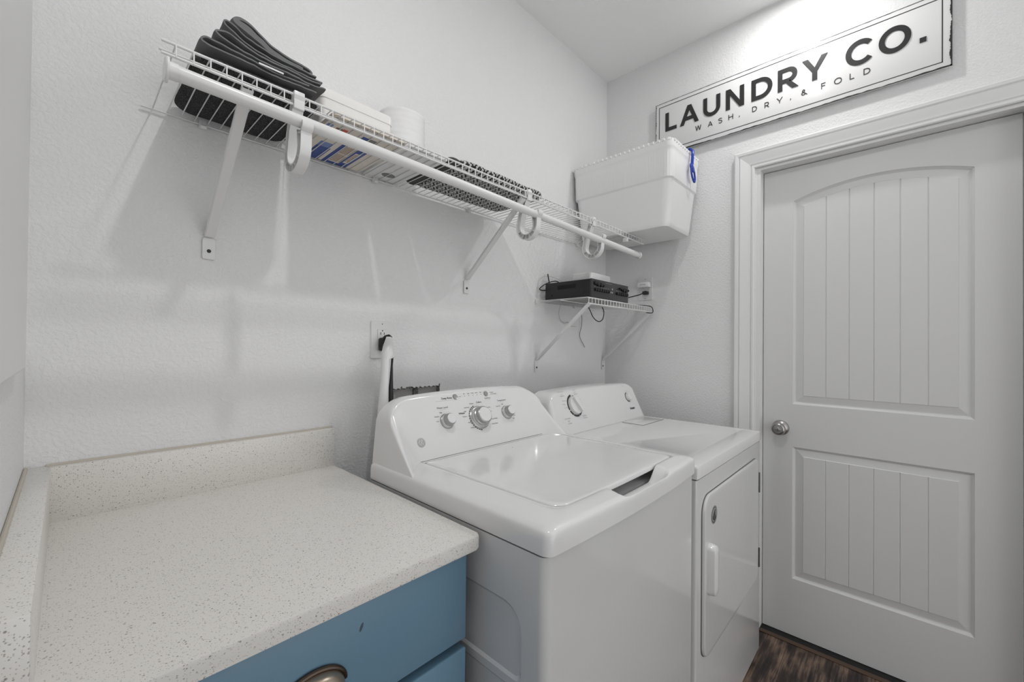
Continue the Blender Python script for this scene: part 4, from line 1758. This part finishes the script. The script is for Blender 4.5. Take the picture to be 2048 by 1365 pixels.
# blue strap clip hanging over the front rim of the bin
cl = thing('strap_clip', (-.24, -.535, 2.15), 'bright blue plastic strap clip hanging over the rim of the white bin', 'clip')
bm = bmesh.new()
xk = -.150
yk = Y0 - .012
tube(bm, [(xk, Y0 + .018, Z1 - .018), (xk, Y0 + .012, Z1 + .003), (xk, Y0 - .001, Z1 + .009), (xk - .002, yk - .003, Z1 - .004), (xk - .006, yk - .004, Z1 - .03), (xk - .012, yk - .004, Z1 - .072)], .0068, 10)
finish(bm, 'clip_hook', BLUEP, cl, 50)
bm = bmesh.new()
lp = []
for k in range(32):
    a = 2 * PI * k / 32
    u, v = .0175 * math.cos(a), .040 * math.sin(a)
    ca, sa = math.cos(R(30)), math.sin(R(30))
    lp.append((xk - .002 + u * ca - v * sa, yk - .005, Z1 - .110 + v * ca + u * sa))
tube(bm, lp, .0046, 8, closed=True)
finish(bm, 'clip_ring', BLUEP, cl, 50)
bm = bmesh.new()
lathe(bm, (xk - .020, yk + .001, Z1 - .080), (0, -1, 0), [(.0105, 0), (.0125, .004), (.0105, .010), (.005, .012), (0, .012)], 20)
lathe(bm, (xk - .004, yk + .000, Z1 - .092), (0, -1, 0), [(.012, 0), (.014, .004), (.012, .009), (.005, .011), (0, .011)], 20)
finish(bm, 'clip_buckle', BLUEP, cl, 40)

# ================================================================== AMPLIFIER SHELF
amp = thing('amplifier', (-.44, -.16, D2 + .003), 'black stereo amplifier with rows of knobs, standing on the small corner shelf', 'amplifier')
AX0, AX1, AY0, AY1, AZ0, AZ1 = -.600, -.275, -.285, -.036, D2 + .0035, 1.5475
bm = bmesh.new(); box(bm, AX0 + .001, AX1 - .001, AY0 + .004, AY1, AZ0 + .003, AZ1 - .001, r=.0015)
finish(bm, 'amplifier_case', AMPB, amp, 30)
bm = bmesh.new(); box(bm, AX0, AX1, AY0 - .002, AY0 + .005, AZ0, AZ1, r=.0015)
fp_ = finish(bm, 'front_panel', AMPF, amp, 30)
bm = bmesh.new()
for k in range(14):
    y = -.205 + k * .0072
    box(bm, AX0 - .0004, AX0 + .002, y, y + .0034, 1.513, 1.531)
finish(bm, 'side_vent', DARK, amp, 0)
bm = bmesh.new()
for y, z in ((-.245, 1.492), (-.072, 1.489)):
    lathe(bm, (AX0 + .001, y, z), (-1, 0, 0), [(.0045, 0), (.0045, .002), (.003, .003), (0, .002)], 14)
finish(bm, 'case_screws', KNOBK, amp)


def aknob(x, z, r, d=.009):
    bm = bmesh.new()
    lathe(bm, (x, AY0 - .002, z), (0, -1, 0), [(r, 0), (r, d * .6), (r * .85, d), (0, d)], 20)
    finish(bm, 'control_knob', KNOBK, amp, 40)


for x, z, r in ((-.575, 1.530, .0085), (-.552, 1.528, .011), (-.527, 1.526, .009), (-.508, 1.524, .006), (-.345, 1.524, .005), (-.362, 1.527, .004), (-.325, 1.523, .009), (-.303, 1.522, .009), (-.286, 1.524, .006)):
    aknob(x, z, r)
for k in range(7):
    aknob(-.572 + k * .0185, 1.502, .0070)
for k in range(6):
    aknob(-.385 + k * .0185, 1.502, .0070)
bm = bmesh.new()
for k in range(7):
    x = -.578 + k * .0185
    box(bm, x, x + .011, AY0 - .0024, AY0 - .0018, 1.5145, 1.5155)
for k in range(6):
    x = -.391 + k * .0185
    box(bm, x, x + .011, AY0 - .0024, AY0 - .0018, 1.5140, 1.5150)
box(bm, -.485, -.43, AY0 - .0024, AY0 - .0018, 1.5385, 1.5395)
for x in (-.437, -.425):
    lathe(bm, (x, AY0 - .002, 1.502), (0, -1, 0), [(.0035, 0), (.0035, .001), (0, .001)], 12)
lathe(bm, (-.425, AY0 - .002, 1.517), (0, -1, 0), [(.004, 0), (.004, .001), (0, .001)], 12)
finish(bm, 'panel_print', PRINTW, amp, 0)
for fx, fy in ((AX0 + .03, AY0 + .03), (AX1 - .03, AY0 + .03), (AX0 + .03, AY1 - .03), (AX1 - .03, AY1 - .03)):
    pass
bm = bmesh.new()
tube(bm, [(-.560, -.030, 1.545), (-.563, -.029, 1.562), (-.572, -.028, 1.597)], .0027, 10)
finish(bm, 'antenna', RUBBER, amp, 50)

rt = thing('wifi_puck', (-.385, -.15, AZ1), 'small white rounded network box sitting on top of the black amplifier', 'router')
bm = bmesh.new()
q = rrect(-.470, -.286, -.205, -.085, .018, 6)
cc = (-.385, -.135)
rws = [[bm.verts.new((cc[0] + (p[0] - cc[0]) * s, cc[1] + (p[1] - cc[1]) * s, z)) for p in q] for s, z in ((.97, AZ1 + .0005), (1, AZ1 + .004), (.99, AZ1 + .046), (.97, AZ1 + .052), (.9, AZ1 + .0555), (.5, AZ1 + .058))]
for a, b in zip(rws, rws[1:]):
    strip_quads(bm, a, b, True)
bm.faces.new(rws[-1]); bm.faces.new(rws[0][::-1])
finish(bm, 'puck_shell', PLASTW, rt, 40)


def cable(name, pts, r, m, label, cat='cable', group=None, n=8, parent=None):
    P = [Vector(p) for p in pts]
    S = []
    for i in range(len(P) - 1):
        p0, p1, p2, p3 = P[max(i - 1, 0)], P[i], P[i + 1], P[min(i + 2, len(P) - 1)]
        for k in range(7):
            t = k / 7
            S.append(.5 * ((2 * p1) + (p2 - p0) * t + (2 * p0 - 5 * p1 + 4 * p2 - p3) * t * t + (3 * p1 - p0 - 3 * p2 + p3) * t ** 3))
    S.append(P[-1])
    bm = bmesh.new(); tube(bm, S, r, n)
    o = finish(bm, name, m, parent, 60)
    return o if parent else tag(o, label, cat, group)


cable('antenna_cable', [(-.500, -.045, 1.553), (-.508, -.040, 1.566), (-.535, -.032, 1.566), (-.585, -.022, 1.547), (-.620, -.02, 1.524), (-.613, -.02, 1.517), (-.588, -.030, 1.517)], .0025, RUBBER, '', parent=amp)
cable('thin_wire', [(-.47, -.060, 1.558), (-.52, -.03, 1.585), (-.575, -.015, 1.587), (-.615, -.008, 1.560), (-.620, -.008, 1.52), (-.625, -.008, 1.48)], .0008, PLASTG, 'thin grey wire arching over the back left corner of the amplifier')
cable('power_cord', [(-.03, -.262, 1.541), (-.06, -.262, 1.538), (-.12, -.255, 1.520), (-.20, -.20, 1.500), (-.262, -.03, 1.50), (-.30, -.025, 1.50)], .0030, RUBBER, '', parent=amp)
cable('speaker_cable', [(-.27, -.05, 1.478), (-.215, -.12, 1.478), (-.10, -.21, 1.476), (-.085, -.24, 1.474), (-.055, -.298, 1.466), (-.035, -.303, 1.445), (-.05, -.303, 1.432), (-.085, -.29, 1.432)], .0022, RUBBER, 'black cable curling over the right end of the small shelf lip')
cable('hanging_cable', [(-.30, -.06, 1.470), (-.295, -.08, 1.45), (-.27, -.09, 1.405), (-.235, -.10, 1.385), (-.195, -.10, 1.40), (-.175, -.095, 1.44), (-.172, -.08, 1.470)], .0024, RUBBER, 'black cable hanging in a U below the small corner shelf')
cable('loose_wire', [(-.26, -.03, 1.470), (-.275, -.02, 1.44), (-.262, -.015, 1.40), (-.262, -.012, 1.36), (-.275, -.010, 1.31), (-.235, -.008, 1.265), (-.22, -.008, 1.25)], .0013, RUBBER, 'thin dark wire dangling straight down below the small corner shelf')
cable('loose_wire', [(-.47, -.03, 1.462), (-.465, -.015, 1.42), (-.44, -.008, 1.385), (-.40, -.006, 1.372), (-.37, -.005, 1.378), (-.355, -.005, 1.362), (-.30, -.005, 1.358)], .0010, PLASTG, 'thin grey wire sagging along the back wall below the small shelf')


# ---- outlets
def plate(parent, c, nrm, w_, h_):
    """wall plate centred at c on a wall; nrm = -Y or -X"""
    ez = Vector(nrm)
    ex = Vector((1, 0, 0)) if abs(ez.y) > .5 else Vector((0, -1, 0))
    bm = bmesh.new()
    prism(bm, rrect(-w_ / 2, w_ / 2, -h_ / 2, h_ / 2, .004, 3), c, ex, (0, 0, 1), ez, .0003, .005)
    bmesh.ops.bevel(bm, geom=[e for e in bm.edges if len(e.link_faces) == 2 and e.calc_length() < 1 and all((v.co - Vector(c)).dot(ez) > .0045 for v in e.verts)], offset=.0015, segments=2, affect='EDGES')
    finish(bm, 'wall_plate', PLASTW, parent, 30)
    bm = bmesh.new()
    prism(bm, rrect(-.0168, .0168, -.0335, .0335, .002, 3), c, ex, (0, 0, 1), ez, .004, .0065)
    finish(bm, 'receptacle', PLASTW, parent, 30)
    bm = bmesh.new()
    prism(bm, rrect(-.0172, .0172, -.0338, .0338, .002, 3), c, ex, (0, 0, 1), ez, .004, .0053)
    finish(bm, 'receptacle_seam', SEAM, parent, 0)
    bm = bmesh.new()
    for s in (.020, -.020):
        for dx_, hh in ((-.0062, .0042), (.0062, .0036)):
            prism(bm, [(dx_ - .0011, s - hh), (dx_ + .0011, s - hh), (dx_ + .0011, s + hh), (dx_ - .0011, s + hh)], c, ex, (0, 0, 1), ez, .0064, .0067)
        prism(bm, [(.0022 * math.cos(2 * PI * k / 10), s + .0095 + .0022 * math.sin(2 * PI * k / 10)) for k in range(10)], c, ex, (0, 0, 1), ez, .0064, .0067)
    for s in (.0515, -.0515):
        prism(bm, [(.0018 * math.cos(2 * PI * k / 8), s + .0018 * math.sin(2 * PI * k / 8)) for k in range(8)], c, ex, (0, 0, 1), ez, .0049, .0054)
    finish(bm, 'slots', DARK, parent, 0)


oc = (-1.415, 0, 1.2725)
ot = thing('wall_outlet', oc, 'white wall outlet on the back wall above the washing machine', 'outlet')
plate(ot, oc, (0, -1, 0), .080, .122)
pg = thing('power_plug', (-1.415, -.02, 1.262), 'black plug pushed into the outlet above the washing machine', 'plug')
bm = bmesh.new()
box(bm, -1.432, -1.404, -.030, -.007, 1.236, 1.279, r=.007, seg=3)
finish(bm, 'plug_body', RUBBER, pg, 40)
bm = bmesh.new()
tube(bm, [(-1.420, -.022, 1.272), (-1.417, -.032, 1.281), (-1.4125, -.042, 1.284), (-1.410, -.050, 1.279)], .0062, 10, radii=[.0075, .0070, .0062, .0055])
finish(bm, 'cord_grip', RUBBER, pg, 50)

# white curved hose-shaped plastic handle rising behind the washer
hn = thing('curved_handle', (-1.46, -.12, .9), 'white curved plastic handle with black back strip, behind the washer below the outlet', 'handle')
bm = bmesh.new()
path = [((-1.420, -.055, 1.282), .008, .006), ((-1.424, -.063, 1.272), .012, .010), ((-1.432, -.072, 1.252), .016, .015), ((-1.438, -.080, 1.228), .0195, .018), ((-1.4375, -.082, 1.217), .0205, .018), ((-1.447, -.086, 1.211), .0125, .014), ((-1.458, -.100, 1.160), .0115, .014), ((-1.466, -.110, 1.12), .013, .015), ((-1.474, -.12, 1.07), .015, .017), ((-1.48, -.125, .98), .016, .017), ((-1.48, -.125, .90), .016, .017)]
rings_ = []
for (c, a, b_) in path:
    rings_.append([bm.verts.new((c[0] + a * math.cos(2 * PI * k / 24), c[1] + b_ * math.sin(2 * PI * k / 24), c[2])) for k in range(24)])
for a, b in zip(rings_, rings_[1:]):
    strip_quads(bm, a, b, True)
bm.faces.new(rings_[0]); bm.faces.new(rings_[-1])
finish(bm, 'handle_shell', PLASTW, hn, 50)
bm = bmesh.new()
st = [((-1.4235, -.084, 1.218), .0036), ((-1.4290, -.090, 1.190), .0036), ((-1.4360, -.100, 1.150), .0052), ((-1.4435, -.110, 1.11), .0080), ((-1.449, -.120, 1.05), .009), ((-1.452, -.125, .92), .009)]
tube(bm, [s[0] for s in st], .004, 8, radii=[s[1] for s in st])
finish(bm, 'black_strip', RUBBER, hn, 50)

oc2 = (0, -.245, 1.566)
ot2 = thing('wall_outlet', oc2, 'white wall outlet on the door wall beside the small corner shelf', 'outlet')
plate(ot2, oc2, (-1, 0, 0), .080, .122)
ad = thing('plug_adapter', (-.02, -.245, 1.588), 'white plug-in adapter in the upper socket of the outlet beside the small shelf', 'adapter')
bm = bmesh.new(); box(bm, -.040, -.0068, -.279, -.215, 1.572, 1.600, r=.004)
finish(bm, 'adapter_body', PLASTW, ad, 30)
bm = bmesh.new()
for k in range(6):
    y = -.262 + k * .0055
    box(bm, -.0404, -.0395, y, y + .003, 1.582, 1.590)
finish(bm, 'adapter_print', PLASTG, ad, 0)
bm = bmesh.new(); box(bm, -.030, -.0068, -.268, -.238, 1.534, 1.552, r=.005, seg=3)
finish(bm, 'power_plug', RUBBER, amp, 40)

# ================================================================== THE SIGN
sg = thing('wall_sign', (-.012, -.842, 2.388), 'white enamel laundry sign with black capitals and a worn black border above the door', 'sign')
SYL, SYR, SZB, SZT = -.305, -1.380, 2.252, 2.524
bm = bmesh.new()
box(bm, -.020, -.0155, SYR, SYL, SZB, SZT, r=.001)
box(bm, -.0156, -.001, SYR + .04, SYL - .04, SZB + .04, SZT - .04)
finish(bm, 'sign_panel', SIGNW, sg, 30)
O = Vector((-.020, 0, 0)); EXs = Vector((0, -1, 0)); EZs = Vector((-1, 0, 0)); EYs = Vector((0, 0, 1))
bm = bmesh.new()
cap = .0945
big = [('L', .357, .058), ('A', .432, .092), ('U', .545, .077), ('N', .647, .077), ('D', .754, .082), ('R', .856, .073), ('Y', .944, .086), ('C', 1.087, .086), ('O', 1.186, .090), ('.', 1.298, .018)]
O1 = O + Vector((0, 0, 2.3695))
for it in big:
    bm = bmesh.new()
    put_text(bm, [it], O1, EXs, EYs, EZs, cap, .185, -.0005, .0028)
    finish(bm, 'capital_letter', SIGNK, sg, 0)
small = [('W', .508, .027), ('A', .566, .022), ('S', .614, .017), ('H', .658, .020), (',', .703, .004), ('D', .757, .019), ('R', .806, .017), ('Y', .852, .022), (',', .902, .004), ('&', .940, .022), ('F', 1.009, .014), ('O', 1.051, .025), ('L', 1.100, .014), ('D', 1.142, .020)]
for it in small:
    bm = bmesh.new()
    put_text(bm, [it], O + Vector((0, 0, 2.3215)), EXs, EYs, EZs, .0235, .115, -.0005, .0016)
    finish(bm, 'small_letter', SIGNK, sg, 0)
bm = bmesh.new()
w_ = .0028
for (a0, a1, b0, b1) in ((.3225, 1.357, 2.2735, 2.2735 + w_), (.3225, 1.357, 2.5055 - w_, 2.5055), (.3225, .3225 + w_, 2.2735, 2.5055), (1.357 - w_, 1.357, 2.2735, 2.5055)):
    box(bm, -.0208, -.0195, -a1, -a0, b0, b1)
finish(bm, 'inner_border', SIGNK, sg, 0)
bm = bmesh.new()
random.seed(5)


def worn(p0, p1, inward, base, amp):
    n = 150
    prev = None
    for k in range(n + 1):
        t = k / n
        p = [p0[0] + (p1[0] - p0[0]) * t, p0[1] + (p1[1] - p0[1]) * t]
        wv = base + amp * (noise.noise(Vector((t * 9, base * 900, 1))) + .6 * noise.noise(Vector((t * 55, base * 500, 3))))
        wv = max(.0006, wv)
        cur = (bm.verts.new((-.0206, -p[0], p[1])), bm.verts.new((-.0206, -(p[0] + inward[0] * wv), p[1] + inward[1] * wv)))
        if prev:
            bm.faces.new([prev[0], cur[0], cur[1], prev[1]])
        prev = cur


yl, yr = -SYL, -SYR
worn((yl, SZB), (yr, SZB), (0, 1), .0042, .0042)
worn((yl, SZT), (yr, SZT), (0, -1), .0022, .0020)
worn((yl, SZB), (yl, SZT), (1, 0), .0032, .0030)
worn((yr, SZB), (yr, SZT), (-1, 0), .0048, .0040)
finish(bm, 'worn_border', SIGNK, sg, 0)
